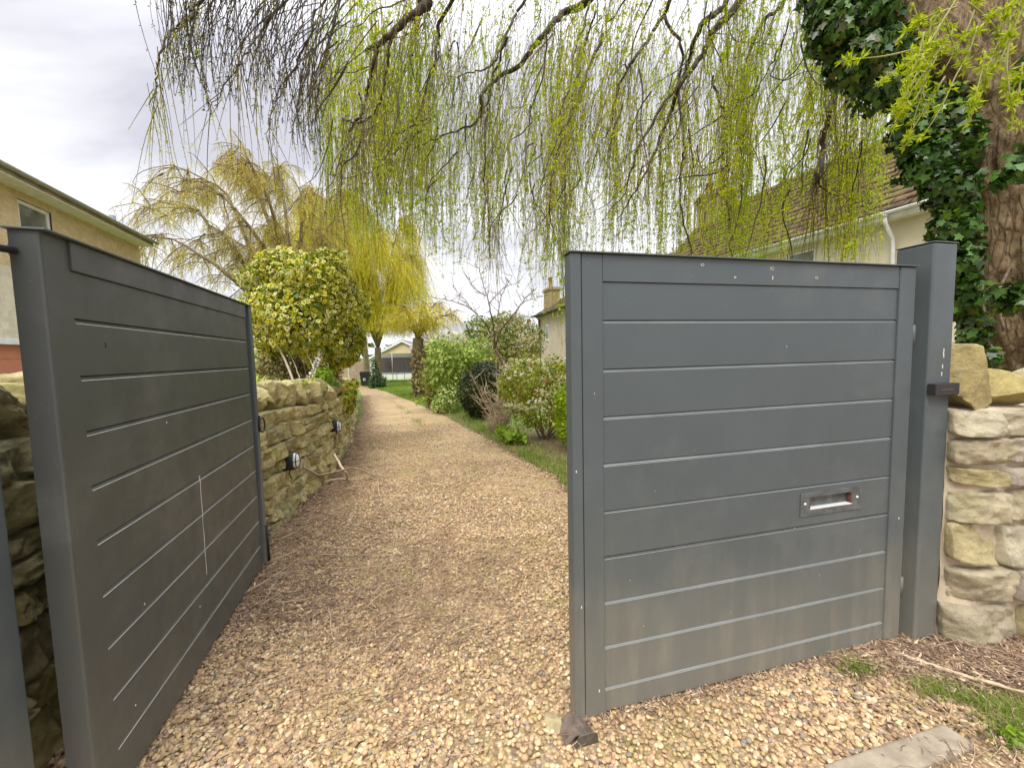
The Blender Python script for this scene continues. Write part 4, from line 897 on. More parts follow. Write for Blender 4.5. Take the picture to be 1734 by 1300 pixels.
# ---- ivy on the trunk and on the limb above it
def blob_leaves(blobs, n, size, shape=IVY, shell=.35, rough=.18, nscale=2.2, droop=.5, jitter=.5, szvar=.45, zmin=None):
    """leaves through the outer shell of a union of ellipsoids"""
    B = np.array(blobs, float); vol = (B[:, 3] * B[:, 4] * B[:, 5]) ** (2 / 3); i = rng.choice(len(B), n, p=vol / vol.sum()); d = rand_dir(n)
    r_ = 1 - shell * rng.random(n) ** 1.6; P = B[i, :3] + d * B[i, 3:] * r_[:, None]
    P = P + d * B[i, 3:].mean(1)[:, None] * rough * fbm(P, nscale, 2)[:, None]
    # keep those not deep inside another blob
    deep = np.zeros(n, bool)
    for b_ in B: deep |= (((P - b_[:3]) / b_[3:]) ** 2).sum(1) < (1 - shell) ** 2 * .85
    k = ~deep
    if zmin is not None: k &= P[:, 2] > zmin
    P = P[k]; d = d[k]; m_ = len(P)
    nrm = unit(d + rng.normal(0, jitter, (m_, 3))); down = np.array([0, 0, -1.0]) * droop + rng.normal(0, .55, (m_, 3)); D = unit(down - nrm * (down * nrm).sum(1)[:, None]); Wd = np.cross(nrm, D)
    return leaf_shape(P, D, Wd, size * rng.uniform(1 - szvar, 1 + szvar, m_), shape)
def pxblob(px, py, Y, rx, ry=None, rz=None):
    """ellipsoid whose picture half-widths are rx, rz pixels"""
    p = at(px, py, Y); s_ = Y / F; return (*p, rx * s_, (ry or rx) * s_, (rz or rx) * s_)
ivy = empty('ivy_plant', 'dark green ivy climbing the willow trunk and hanging in a mass from its limb', 'ivy', loc=(0, 0, 0))
IVM = leafmat('dark_ivy_leaf', [(0.03, 0.075, 0.016), (0.05, 0.11, 0.024), (0.02, 0.045, 0.012), (0.08, 0.16, 0.035), (0.04, 0.085, 0.022), (0.16, .25, .035), (.10, .10, .03)], .15, .34, [(0.04, 0.09, .02), (0.08, 0.17, .035), (0.02, 0.05, 0.012)], 2.5, spec=.45)
bl = [pxblob(1415, 45, 2.7, 34, 40, 40), pxblob(1450, 100, 2.7, 36, 40, 34), pxblob(1500, 150, 2.75, 46, 40, 36), pxblob(1545, 215, 2.75, 36, 36, 46), pxblob(1560, 275, 2.75, 30, 36, 40), pxblob(1450, -30, 2.75, 80, 60, 60), pxblob(1455, 30, 2.75, 62, 60, 50), pxblob(1530, 20, 2.9, 80, 60, 70), pxblob(1490, 90, 2.8, 62, 50, 48), pxblob(1555, 120, 2.85, 62, 45, 60), pxblob(1590, 190, 2.8, 58, 45, 55), pxblob(1600, 260, 2.75, 52, 40, 50), pxblob(1605, 320, 2.7, 40, 36, 45),
      pxblob(1612, 385, 2.68, 28, 34, 45), pxblob(1628, 440, 2.66, 20, 30, 40), pxblob(1636, 500, 2.66, 16, 30, 42), pxblob(1652, 560, 2.64, 20, 26, 34), pxblob(1668, 605, 2.6, 18, 26, 22), pxblob(1400, 10, 2.8, 26, 30, 30), pxblob(1600, 20, 3.0, 60, 50, 60), pxblob(1600, -60, 2.9, 120, 80, 70)]
V_, F_, U_ = blob_leaves(bl, 19000, .042, shell=.75, rough=.25, jitter=.45, droop=.9)
bl2 = [pxblob(1730, 280, 2.42, 34, 10, 38), pxblob(1700, 500, 2.44, 36, 10, 26), pxblob(1745, 120, 2.4, 30, 10, 40), pxblob(1700, 300, 2.46, 20, 8, 18), pxblob(1735, 510, 2.4, 30, 10, 22), pxblob(1640, 225, 2.45, 26, 10, 30)]
V2, F2, U2 = blob_leaves(bl2, 460, .052, shell=1.0, jitter=.35, droop=.9)
npmesh('leaves', np.concatenate([V_, V2]), np.concatenate([F_, F2 + len(V_)]), IVM, ivy, uv=np.concatenate([U_, U2]))
s = MB()
for pp in [[(1668, 640), (1640, 540), (1622, 440), (1600, 330), (1585, 240), (1560, 150), (1500, 60)], [(1690, 640), (1665, 520), (1660, 400), (1640, 300), (1610, 180), (1580, 60)], [(1700, 560), (1690, 500), (1720, 420), (1715, 300)]]:
    s.tube(smooth_path([at(x, y, 2.72) for x, y in pp], 5), .009, 6)
s.build('stem', BARK_DEAD, ivy, True)

# ------------------------------------------------------------------ shrubs and hedges
def bush(name, label, cat_, blobs, n, size, mat, shape=OVAL, stems=True, stem_mat=None, **kw):
    root = empty(name, label, cat_); V_, F_, U_ = blob_leaves(blobs, n, size, shape, **kw); npmesh('foliage', V_, F_, mat, root, uv=U_)
    B = np.array(blobs); base = np.array([B[:, 0].mean(), B[:, 1].mean()]); z0 = float(gz(base[0], base[1]))
    mb = MB(); r = random.Random(len(name) + n)
    for b_ in (B if stems else []):
        for k in range(3):
            tgt = b_[:3] + rand_dir(1)[0] * b_[3:] * .55; a = np.array([base[0] + r.gauss(0, .06), base[1] + r.gauss(0, .06), z0 - .03]); mid = (a + tgt) / 2 + np.array([r.gauss(0, .05), r.gauss(0, .05), .1])
            mb.tube(smooth_path([a, mid, tgt], 4), [.022 * (1 - .8 * i / 8) * max(.5, b_[3] * 1.2) for i in range(9)], 6)
    if stems: mb.build('stems', stem_mat or BARK_DEAD, root, True)
    return root

VAR = leafmat('variegated_ivy_leaf', [(0.09, 0.16, 0.03), (0.06, 0.12, 0.03), (0.13, 0.20, 0.04), (0.20, 0.26, 0.04), (0.04, 0.09, 0.025)], .25, .4, [(0.20, 0.25, 0.03), (0.30, 0.30, 0.04), (0.10, 0.17, 0.03)], 2.0,
              edge=[(0.70, 0.66, 0.24), (0.62, 0.55, 0.08), (0.76, 0.72, 0.38), (0.24, 0.30, 0.05), (0.66, 0.58, 0.05), (0.10, 0.15, 0.03), (.68, .62, .2)])
Yb = 6.3
ib = [pxblob(492, 475, Yb + .1, 58, 80, 44), pxblob(540, 480, Yb, 62, 80, 50), pxblob(470, 528, Yb, 44, 70, 48), pxblob(518, 545, Yb - .2, 66, 80, 64), pxblob(575, 515, Yb, 40, 70, 60), pxblob(582, 575, Yb, 30, 60, 44), pxblob(500, 458, Yb + .1, 52, 70, 32), pxblob(548, 595, Yb - .1, 40, 50, 42), pxblob(540, 460, Yb, 40, 60, 30), pxblob(472, 575, Yb, 32, 50, 30)]
bush('variegated_ivy', 'huge rounded bush of cream and green variegated ivy above the left wall', 'ivy bush', ib, 32000, .052, VAR, VARL, shell=.35, rough=.26, nscale=3.4, jitter=.6)
yb2 = 7.0
bush('variegated_ivy', 'low clump of variegated ivy spilling over the far end of the wall', 'ivy bush', [pxblob(583, 670, 6.3, 16, 26, 24), pxblob(590, 652, 7.2, 10, 40, 12), pxblob(572, 684, 6.0, 9, 20, 18), pxblob(590, 688, 6.5, 8, 20, 14)], 1900, .052, VAR, VARL, stems=False, shell=.4, rough=.15, jitter=.5)
# stems under the big ivy and pale dead wood
branch('two pale dead stems rising from the wall top into the ivy bush', [([at(497, 648, 5.4), at(485, 615, 5.5), at(463, 570, 5.7)], .018, .014), ([at(510, 650, 5.4), at(500, 618, 5.6), at(486, 590, 5.8)], .008, .005), ([at(532, 648, 5.4), at(530, 620, 5.6), at(515, 590, 5.8)], .010, .006)], simple('silvery_dead_wood', (.42, .37, .28), .8, 0, .2, 20), 'dead_branch')
fl = empty('blossom_spray', 'arching spray of small white blossom below the variegated ivy bush', 'flowers')
pth = np.array(smooth_path([at(515, 648, 5.1), at(530, 630, 5.1), at(536, 612, 5.1), at(544, 598, 5.1)], 8))
s = MB(); s.tube(pth, .005, 6); s.build('stem', BARK_DEAD, fl, True)
i = rng.integers(0, len(pth), 150); D = rand_dir(150); V_, F_, U_ = leaf_shape(pth[i] + D * .022, D, unit(np.cross(D, rand_dir(150))), .022, OVAL); npmesh('blossom', V_, F_, WHITE, fl)
LIME = leafmat('lime_leaf', [(0.22, 0.34, 0.05), (0.15, 0.26, 0.04), (0.32, 0.40, 0.08)], .4, .5)
bush('green_shrub', 'small fresh green shrub on the wall top below the ivy bush', 'shrub', [pxblob(546, 636, 5.6, 19, 20, 16), pxblob(560, 650, 5.8, 13, 18, 10)], 1000, .035, LIME, shell=.6, stems=False)
bush('garden_shrub', 'pale yellow green shrub seen between the gate edge and the ivy bush', 'shrub', [pxblob(440, 620, 8.0, 30, 60, 36), pxblob(450, 645, 8, 22, 50, 22)], 1800, .05, leafmat('pale_yellow_leaf', [(0.40, 0.45, 0.12), (0.30, 0.38, 0.10), (0.5, 0.5, .2)], .35, .5), shell=.6)
bush('undergrowth_shrub', 'dark brown leafed shrub low on the wall top under the ivy bush', 'shrub', [pxblob(478, 635, 6.0, 30, 30, 28), pxblob(460, 620, 6.3, 22, 30, 34), pxblob(515, 628, 6.7, 34, 30, 34), pxblob(550, 628, 6.7, 30, 30, 32)], 3600, .045, stems=False, mat=leafmat('brownish_leaf', [(0.16, 0.12, 0.05), (0.10, 0.12, 0.03), (0.22, 0.2, 0.08), (.28, .2, .13)], .2, .5), shell=.6)
# rosettes and strap leaves on the coping
k = 420; s_ = rng.uniform(s_at_y(3.0), s_at_y(5.2), k); x, y, nx_, ny_ = wl_base(s_); P = np.stack([x - nx_ * rng.uniform(.0, .25, k), y - ny_ * rng.uniform(.0, .25, k), gz(x, y) + htl(s_) + .22 + rng.uniform(-.03, .02, k)], -1)
D = unit(rng.normal(size=(k, 3)) * np.array([1, 1, .4]) + np.array([0, 0, .45])); V_, F_ = leaf_quads(P, D, unit(np.cross(D, rand_dir(k))), rng.uniform(.04, .12, k), rng.uniform(.008, .02, k), .2)
tag(npmesh('wall_top_plants', V_, F_, leafmat('wall_plant_leaf', [(0.38, 0.40, 0.20), (0.45, 0.5, 0.08), (0.25, 0.33, 0.10), (0.5, 0.46, 0.28)], .3, .5)), 'small pale strap leaved plants growing along the left wall top', 'plants', kind='stuff')

PIER = leafmat('pieris_leaf', [(0.22, 0.27, 0.035), (0.30, 0.33, 0.06), (0.12, 0.17, 0.02), (0.44, 0.44, 0.10)], .3, .55, [(0.26, 0.28, 0.05), (0.50, 0.46, 0.17), (0.13, 0.18, 0.025)], 3.0, spec=.25)
Yp = 7.0
pb = [pxblob(905, 640, Yp, 52, 60, 36), pxblob(880, 665, Yp, 34, 45, 36), pxblob(935, 650, Yp, 40, 60, 46), pxblob(910, 690, Yp, 46, 60, 42), pxblob(960, 660, Yp + .2, 48, 60, 56), pxblob(865, 655, Yp, 22, 34, 26), pxblob(1010, 680, Yp + .3, 60, 60, 60)]
pr_ = bush('pieris_shrub', 'bushy pieris with cream blossom and red new tips beside the drive', 'shrub', pb, 11000, .048, PIER, shell=.35, rough=.2, nscale=3.5, zmin=.15)
B = [pxblob(898, 650, Yp, 54, 64, 42), pxblob(930, 668, Yp - .1, 40, 60, 34), pxblob(880, 680, Yp, 30, 40, 26), pxblob(955, 650, Yp, 36, 60, 36)]
V_, F_, U_ = blob_leaves(B, 5200, .040, OVAL, shell=.04, rough=.32, nscale=4, jitter=.8); keepn = len(V_) // 9
cen = V_.reshape(-1, 9, 3)[:, 0]; kk = vnoise(cen, 5.0, 2.0) > -0.10; idx = np.nonzero(kk)[0]; V2 = V_.reshape(-1, 9, 3)[idx]; F2 = (F_.reshape(-1, 8, 3)[0][None] + (np.arange(len(idx)) * 9)[:, None, None]).reshape(-1, 3)
npmesh('blossom', V2.reshape(-1, 3), F2, leafmat('cream_blossom', [(0.62, 0.62, 0.42), (0.70, 0.68, 0.55), (0.5, 0.5, 0.28)], .3, .7), pr_)
V_, F_, U_ = blob_leaves([pxblob(905, 645, Yp, 56, 60, 42), pxblob(870, 650, Yp, 24, 34, 24)], 1300, .034, OVAL, shell=.08, rough=.25, nscale=4, jitter=.6, droop=-.8)
cen = V_.reshape(-1, 9, 3)[:, 0]; idx = np.nonzero(vnoise(cen, 5.0, 12.0) > .35)[0]; V2 = V_.reshape(-1, 9, 3)[idx]; F2 = (F_.reshape(-1, 8, 3)[0][None] + (np.arange(len(idx)) * 9)[:, None, None]).reshape(-1, 3)
npmesh('new_tips', V2.reshape(-1, 3), F2, leafmat('red_new_leaf', [(0.50, 0.14, 0.06), (0.55, 0.24, 0.10), (0.42, 0.10, 0.06)], .3, .5), pr_)
bush('conifer', 'bright yellow green dwarf conifer close behind the free edge of the right gate', 'conifer', [pxblob(985, 700, 6.0, 46, 45, 52), pxblob(970, 680, 6.0, 30, 36, 34), pxblob(975, 725, 6.0, 36, 36, 34)], 6000, .038, leafmat('golden_conifer', [(0.28, 0.38, 0.03), (0.20, 0.30, 0.03), (0.38, 0.46, 0.06)], .3, .6), shell=.3, rough=.1, nscale=5, droop=-.3)
bush('holly_shrub', 'dark clipped oval evergreen shrub at the edge of the drive', 'shrub', [pxblob(815, 660, 10.2, 37, 70, 44), pxblob(822, 640, 10.2, 30, 60, 28), pxblob(812, 680, 10.2, 28, 50, 26)], 8000, .055, leafmat('dark_holly_leaf', [(0.02, 0.028, 0.008), (0.032, 0.042, 0.012), (0.012, 0.018, 0.006), (0.07, 0.08, 0.03)], .05, .5, spec=.2), shell=.25, rough=.06, jitter=.7)
bush('rhododendron', 'tall light green rhododendron on the right of the drive, left of the clipped shrub', 'shrub', [pxblob(765, 615, 12.4, 44, 70, 40), pxblob(745, 600, 12.4, 24, 50, 24), pxblob(790, 600, 12.6, 36, 70, 30), pxblob(750, 640, 12.4, 32, 60, 36)], 6500, .085, leafmat('rhododendron_leaf', [(0.20, 0.27, 0.06), (0.28, 0.35, 0.09), (0.13, 0.20, 0.04), (0.42, 0.46, 0.18)], .3, .55, spec=.25), shell=.6, rough=.4, nscale=2.4, droop=.2)
bush('variegated_shrub', 'low yellow variegated shrub below the rhododendron', 'shrub', [pxblob(762, 675, 11.6, 26, 50, 22), pxblob(745, 685, 11.6, 16, 36, 14)], 2200, .06, leafmat('pale_variegated', [(0.35, 0.40, 0.13), (0.2, 0.3, 0.07), (0.48, 0.48, 0.24), (0.12, 0.2, 0.05)], .25, .5), shell=.5, rough=.2)
bush('hebe_shrub', 'small reddish shrub at the foot of the rhododendron', 'shrub', [pxblob(727, 668, 12.6, 9, 20, 22), pxblob(722, 640, 12.8, 8, 20, 22)], 900, .05, leafmat('reddish_leaf', [(0.32, 0.14, 0.07), (0.22, 0.16, 0.06), (0.14, 0.2, 0.05)], .25, .5), shell=.7, rough=.3)
bush('evergreen_tree', 'broad grey green evergreen tree behind the bare sapling', 'tree', [pxblob(835, 585, 17, 42, 60, 48), pxblob(880, 580, 17, 46, 60, 42), pxblob(860, 560, 17.5, 40, 60, 32), pxblob(810, 560, 17.5, 20, 40, 26), pxblob(850, 620, 16.5, 60, 60, 30)], 9000, .10, leafmat('grey_green_leaf', [(0.26, 0.24, 0.09), (0.20, 0.20, 0.06), (0.26, 0.24, 0.11), (0.30, 0.26, 0.14)], .2, .75, [(0.09, 0.14, 0.03), (0.13, 0.18, 0.05)], .5, spec=.15), shell=.4, rough=.16, nscale=1.2)
bush('leafy_weed', 'low bright green leafy plant at the drive edge before the pieris', 'plant', [pxblob(865, 738, 6.6, 20, 22, 10), pxblob(850, 728, 6.9, 10, 16, 9), pxblob(882, 742, 6.6, 12, 16, 8)], 900, .06, LIME, shell=.9, droop=-.2, stems=False)
bush('leafy_weed', 'small leafy weed tuft at the extreme lower right corner', 'plant', [(1.80, 1.34, .015, .035, .03, .018)], 60, .03, LIME, shell=.9, droop=-.4, stems=False)
bush('green_sapling', 'dark conifer sapling at the foot of the forked tree', 'conifer', [pxblob(635, 632, 26, 6, 12, 26), pxblob(634, 645, 26, 9, 16, 12), pxblob(647, 647, 26, 6, 12, 11)], 1200, .12, leafmat('dark_conifer', [(0.04, 0.08, 0.03), (0.07, 0.12, 0.04), (0.03, 0.05, 0.02)], .15, .6), shell=.6, rough=.2)

# dead pale twiggy shrub right of the clipped evergreen
def twiggy(label, base, n, hlo, hhi, spread, rad, mat, name='dead_shrub', cat_='shrub', sub=5):
    root = empty(name, label, cat_); k = 7; P = np.zeros((n * (1 + sub), k, 3)); j = 0
    for i in range(n):
        a = rng.uniform(0, 6.28); h_ = rng.uniform(hlo, hhi); d = np.array([math.cos(a), math.sin(a), 0]) * spread * rng.random(); t_ = np.linspace(0, 1, k)[:, None]
        pth = base + d * (t_ ** .8) + np.array([0, 0, h_]) * t_ + np.cumsum(rng.normal(0, .012, (k, 3)), 0); P[j] = pth; j += 1
        for _ in range(sub):
            q_ = rng.integers(1, k - 1); b0 = pth[q_]; dd = rand_dir(1)[0] * np.array([1, 1, .5]) + np.array([0, 0, .5]); P[j] = b0 + dd * t_ * h_ * rng.uniform(.2, .45) + np.cumsum(rng.normal(0, .008, (k, 3)), 0); j += 1
    V_, F_ = strands(P, np.linspace(rad, rad * .35, k), 4); npmesh('stems', V_, F_, mat, root); return root
PALE = simple('pale_dead_stem', (0.42, 0.31, 0.20), .85, 0, .3, 5)
twiggy('bundle of pale dead stems between the clipped shrub and the pieris', gp(850, 728), 34, .7, 1.5, .75, .009, PALE)
twiggy('pinkish dead seed stems along the drive edge before the clipped shrub', gp(838, 735), 26, .2, .5, .4, .005, PALE)

# bare budding sapling
sp0 = empty('bare_tree', 'slender bare tree with knobbly budding twigs against the sky', 'tree')
Ys = 9.0; fork = at(838, 590, Ys); root_ = at(850, 690, Ys)
SB = simple('reddish_twig_bark', (0.17, 0.11, 0.085), .85, 0, .3, 8)
tr = MB(); tr.tube(smooth_path([root_ - np.array([0, 0, .15]), at(862, 635, Ys), at(850, 612, Ys), fork], 6), [.045 - .015 * i / 18 for i in range(19)], 9); tr.build('trunk', SB, sp0, True)
lm = [([(838, 590), (848, 560), (872, 530), (890, 505), (905, 490)], .024), ([(838, 590), (835, 550), (828, 515), (818, 480), (812, 455)], .022), ([(832, 565), (815, 540), (795, 522), (765, 510), (740, 505)], .018), ([(846, 565), (842, 540), (850, 500), (868, 468)], .016), ([(828, 515), (850, 490), (878, 478)], .012), ([(822, 500), (800, 485), (792, 470)], .012), ([(885, 512), (905, 505), (925, 500)], .009), ([(800, 525), (785, 505), (768, 485)], .010), ([(860, 545), (880, 540), (905, 545)], .010)]
bdP = []
for pp, r_ in lm:
    pth = np.array(smooth_path([at(x, y, Ys + .3 * math.sin(x)) for x, y in pp], 6)) + rng.normal(0, .008, (6 * (len(pp) - 1) + 1, 3)); tb = MB(); tb.tube(pth, [r_ * (1 - .75 * i / (len(pth) - 1)) for i in range(len(pth))], 7)
    for i in range(2, len(pth), 2):
        d = rand_dir(1)[0] * np.array([1, .6, .6]) + np.array([0, 0, .5]); l_ = rng.uniform(.08, .32); tb.tube([pth[i], pth[i] + d * l_ * .5, pth[i] + d * l_ + np.array([0, 0, .03])], [.006, .005, .0025], 5); bdP += [pth[i] + d * l_ * u_ for u_ in (.3, .6, 1)]
    bdP += list(pth[::1]); tb.build('limb', SB, sp0, True)
bd = np.array(bdP); bd = np.repeat(bd, 3, 0) + rng.normal(0, .012, (len(bd) * 3, 3)); D = rand_dir(len(bd)); V_, F_ = leaf_quads(bd, D, unit(np.cross(D, rand_dir(len(bd)))), .03, .014); npmesh('buds', V_, F_, leafmat('pinkish_bud', [(.3, .2, .13), (.36, .3, .12)], .3, .6), sp0)

# brown beech hedge further on
hedge = bush('beech_hedge', 'brown leafed beech hedge behind the rhododendron', 'hedge', [pxblob(x, 620, 19 + .5 * math.sin(x), 22, 30, 52) for x in range(722, 812, 14)], 8000, .09, leafmat('dead_beech_leaf', [(0.26, 0.17, 0.09), (0.32, 0.23, 0.12), (0.2, 0.14, 0.07), (.25, .24, .08)], .25, .7), shell=.5, rough=.1, nscale=1.5)

# ------------------------------------------------------------------ willows further back
def willow(label, base, th, tr_, limbs, n2, nstr, dl, leafm, twigm, leaf_len, leaf_w, leaf_n, srad, seed=1, lean=(0, 0), name='willow_tree', barkm=None, tipd=.5, minh=.9):
    """limbs: (azimuth deg, reach, rise); strands droop from branchlets; dl = (lo, hi) length"""
    r = np.random.default_rng(seed); root = empty(name, label, 'tree'); base = np.array(base, float); fork = base + np.array([lean[0], lean[1], th]); bm = barkm or W_FAR
    tk = MB(); tp = smooth_path([base - np.array([0, 0, .2]), base + (fork - base) * .5 + np.array([r.normal(0, .06), 0, 0]), fork], 5); tk.tube(tp, [tr_ * (1.25 if i == 0 else 1 - .25 * i / len(tp)) for i in range(len(tp))], 12); tk.build('trunk', bm, root, True)
    tops = []; sways = []
    for az, reach, rise in limbs:
        a = R_(az); d = np.array([math.cos(a), math.sin(a), 0]); k = 12; t_ = np.linspace(0, 1, k)[:, None]
        pth = fork + d * reach * (t_ ** 1.05) + np.array([0, 0, 1.0]) * (rise * (1 - (1 - t_) ** 1.9) - rise * .16 * t_ ** 4) + np.cumsum(r.normal(0, reach * .028, (k, 3)), 0)
        pth[0] = fork; lb = MB(); lb.tube(pth, [tr_ * .34 * (1 - i / (k - 1)) ** 1.2 + .009 for i in range(k)], 8)
        for _ in range(n2):
            i = r.integers(2, k); d2 = unit(r.normal(0, 1, 3) * np.array([1, 1, .5]) + d * .8 + np.array([0, 0, .25])); l2 = (reach * .5 + 1.6) * r.uniform(.16, .45); k2 = 7; u_ = np.linspace(0, 1, k2)[:, None]
            p2 = pth[i] + d2 * l2 * u_ + np.array([0, 0, -1]) * l2 * .45 * u_ ** 2.2 + np.cumsum(r.normal(0, l2 * .02, (k2, 3)), 0); lb.tube(p2, [tr_ * .055 * (1 - .8 * j / (k2 - 1)) + .004 for j in range(k2)], 5)
            m_ = nstr; ii = r.integers(1, k2, m_); uu_ = r.random(m_) * (k2 - 1.01); jj = uu_.astype(int); tops.append(p2[jj] + (p2[jj + 1] - p2[jj]) * (uu_ - jj)[:, None]); sways.append(d2[None, :2] * .6 + r.normal(0, .7, (m_, 2)))
        lb.build('limb', bm, root, True)
    top = np.concatenate(tops); sw = np.concatenate(sways); n = len(top); ln = r.uniform(*dl, n) ; bot = top + np.concatenate([sw * .35 * ln[:, None] + r.normal(0, .08, (n, 2)), -ln[:, None]], 1)
    gzb = gz(bot[:, 0], bot[:, 1]); bot[:, 2] = np.maximum(bot[:, 2], gzb + minh + r.random(n) * .8); top[:, 2] = np.maximum(top[:, 2], bot[:, 2] + .2)
    (Vt, Ft), (Vl, Fl) = willow_hang(bot, top, -sw * .12, npt=6, rad=srad, leaf_n=leaf_n, leaf_len=leaf_len, leaf_w=leaf_w, wander=.10)
    npmesh('twigs', Vt, Ft, twigm, root); npmesh('leaves', Vl, Fl, leafm, root); return root
W_FAR = simple('far_willow_bark', (0.19, 0.145, 0.075), .9, 0, .3, 6, .6, 20)
YT = simple('yellow_twig', (0.44, 0.34, 0.11), .8, 0, .35, 2); YT2 = simple('golden_twig', (0.60, 0.50, 0.06), .8, 0, .3, 2)
YL1 = leafmat('ochre_catkin', [(0.60, 0.54, 0.12), (0.52, 0.47, 0.11), (0.68, 0.61, 0.12), (.46, .36, .13)], .55, .6, [(0.66, 0.64, 0.08), (0.55, 0.57, 0.08)], .35)
YL2 = leafmat('golden_willow_leaf', [(0.64, 0.60, 0.03), (0.76, 0.70, 0.05), (0.52, 0.52, 0.03), (0.60, 0.62, 0.05), (.42, .44, .03)], .55, .55)
# left: broad spreading willow behind the ivy bush
b0 = at(500, 600, 14.5); b0[2] = float(gz(b0[0], b0[1]))
willow('large ochre willow with long arching limbs behind the ivy bush on the left', b0, 1.5, .28, [(180, 5.2, 6.2), (172, 3.9, 7.6), (165, 2.4, 8.4), (190, 4.9, 4.4), (150, 2.0, 8.2), (120, 1.2, 8.4), (60, 1.4, 7.6), (30, 2.0, 7.2), (0, 2.6, 6.2), (200, 3.2, 6.6), (185, 5.6, 3.2), (-30, 2.2, 5.8), (250, 1.6, 7.4), (176, 3.4, 5.6)], 38, 18, (.2, .85), YL1, YT, .055, .019, 22, (.0045, .0024), 21)
# centre: golden willow with a forked trunk beside the far end of the drive
b1 = gp(642, 656); 
b1 = at(643, 655, 27.0); b1[2] = float(gz(b1[0], b1[1]))
willow('tall golden weeping willow with a forked trunk at the far end of the drive', b1, 2.7, .26, [(180, 3.2, 5.0), (0, 3.0, 5.0), (150, 3.4, 8.5), (30, 2.8, 7.5), (210, 3.4, 9.0), (-30, 2.4, 6.0), (90, 2.0, 10), (270, 1.6, 10), (170, 5.0, 10.5), (10, 2.2, 9.5), (190, 5.6, 9.0), (185, 3.8, 11.5), (160, 2.6, 12), (240, 3.2, 7.0), (300, 2.2, 8.0), (180, 2.4, 10.5)], 26, 17, (.9, 3.4), YL2, YT2, .085, .030, 18, (.007, .004), 5, minh=3.3)
b2 = at(712, 672, 17.5); b2[2] = float(gz(b2[0], b2[1]))
t3 = willow('low golden willow on a thick ivy wrapped trunk at the lawn edge', b2, 2.6, .30, [(180, 1.2, 1.1), (0, 1.3, 1.2), (130, 1.2, 1.7), (40, 1.2, 1.7), (-50, 1.1, 1.1), (230, 1.0, 1.4), (300, 1.0, 1.5)], 16, 12, (.3, 1.3), YL2, YT2, .06, .016, 12, (.006, .003), 9, minh=2.5)
bush('ivy_column', 'brown and green ivy wrapped round the thick trunk at the lawn edge', 'ivy', [pxblob(713, 600 + k * 15, 17.3, 15 + (k % 2) * 3, 20, 16) for k in range(6)] + [pxblob(722, 655, 17.2, 14, 20, 22)], 3600, .075, leafmat('brown_ivy', [(0.17, 0.14, 0.06), (0.24, 0.18, 0.09), (0.12, 0.12, 0.04), (0.3, .24, .13)], .15, .6), IVY, shell=.3, rough=.15)
b3 = at(621, 655, 30.0); b3[2] = float(gz(b3[0], b3[1]))
s = MB(); tp = smooth_path([b3 - np.array([0, 0, .2]), b3 + np.array([.05, 0, 2]), b3 + np.array([-.1, 0, 4.6])], 5)
tk = empty('tree_trunk', 'pale straight tree trunk beside the black bin', 'tree'); s.tube(tp, [.26 - .01 * i for i in range(len(tp))], 12); s.build('trunk', simple('pale_bark', (.34, .28, .17), .9, 0, .3, 4, .6, 20), tk, True)
V_, F_, U_ = blob_leaves([(b3[0] - .3, b3[1], b3[2] + 5.2, 1.3, 1.2, 1.4)], 1500, .14, OVAL, shell=.9); npmesh('crown', V_, F_, YL2, tk)

# daffodils
DAF = simple('daffodil_yellow', (0.75, 0.62, 0.03), .6)
def daffodil(p, h_, label):
    root = empty('daffodil', label, 'flower', 'daffodils along the verge', tuple(p)); s = MB()
    for k in range(4):
        a = k * 1.7 + p[0]; s.tube([(0, 0, 0), (math.cos(a) * .03, math.sin(a) * .03, h_ * .55), (math.cos(a) * .08, math.sin(a) * .08, h_ * .85)], [.006, .006, .002], 4)
    s.tube([(0, 0, 0), (0, 0, h_)], .004, 5); s.build('stem', GR, root)
    f = MB()
    for k in range(6):
        a = k * math.pi / 3; f.add([(0, 0, h_), (math.cos(a - .3) * .03, -.01, h_ + math.sin(a - .3) * .03), (math.cos(a) * .055, -.005, h_ + math.sin(a) * .055), (math.cos(a + .3) * .03, -.01, h_ + math.sin(a + .3) * .03)], [(0, 1, 2, 3)])
    f.tube([(0, -.005, h_), (0, -.045, h_ - .005)], [.014, .02], 8); f.build('flower', DAF, root)
for px, py, hh, lb in [(709, 672, .25, 'yellow daffodil nearest the foot of the ivy wrapped trunk'), (718, 684, .22, 'yellow daffodil on the verge right of the lower trunk'), (705, 687, .16, 'yellow daffodil nearest the drive below the trunk'), (728, 673, .25, 'yellow daffodil before the small reddish shrub'),
                   (740, 700, .2, 'yellow daffodil on the verge below the low variegated shrub'), (695, 655, .35, 'tall pale daffodil on the lawn left of the trunk'), (691, 653, .33, 'pale daffodil furthest left on the lawn'), (790, 706, .2, 'yellow daffodil at the foot of the clipped shrub'), (806, 712, .18, 'yellow daffodil right before the clipped shrub')]:
    daffodil(gp(px, py), hh, lb)

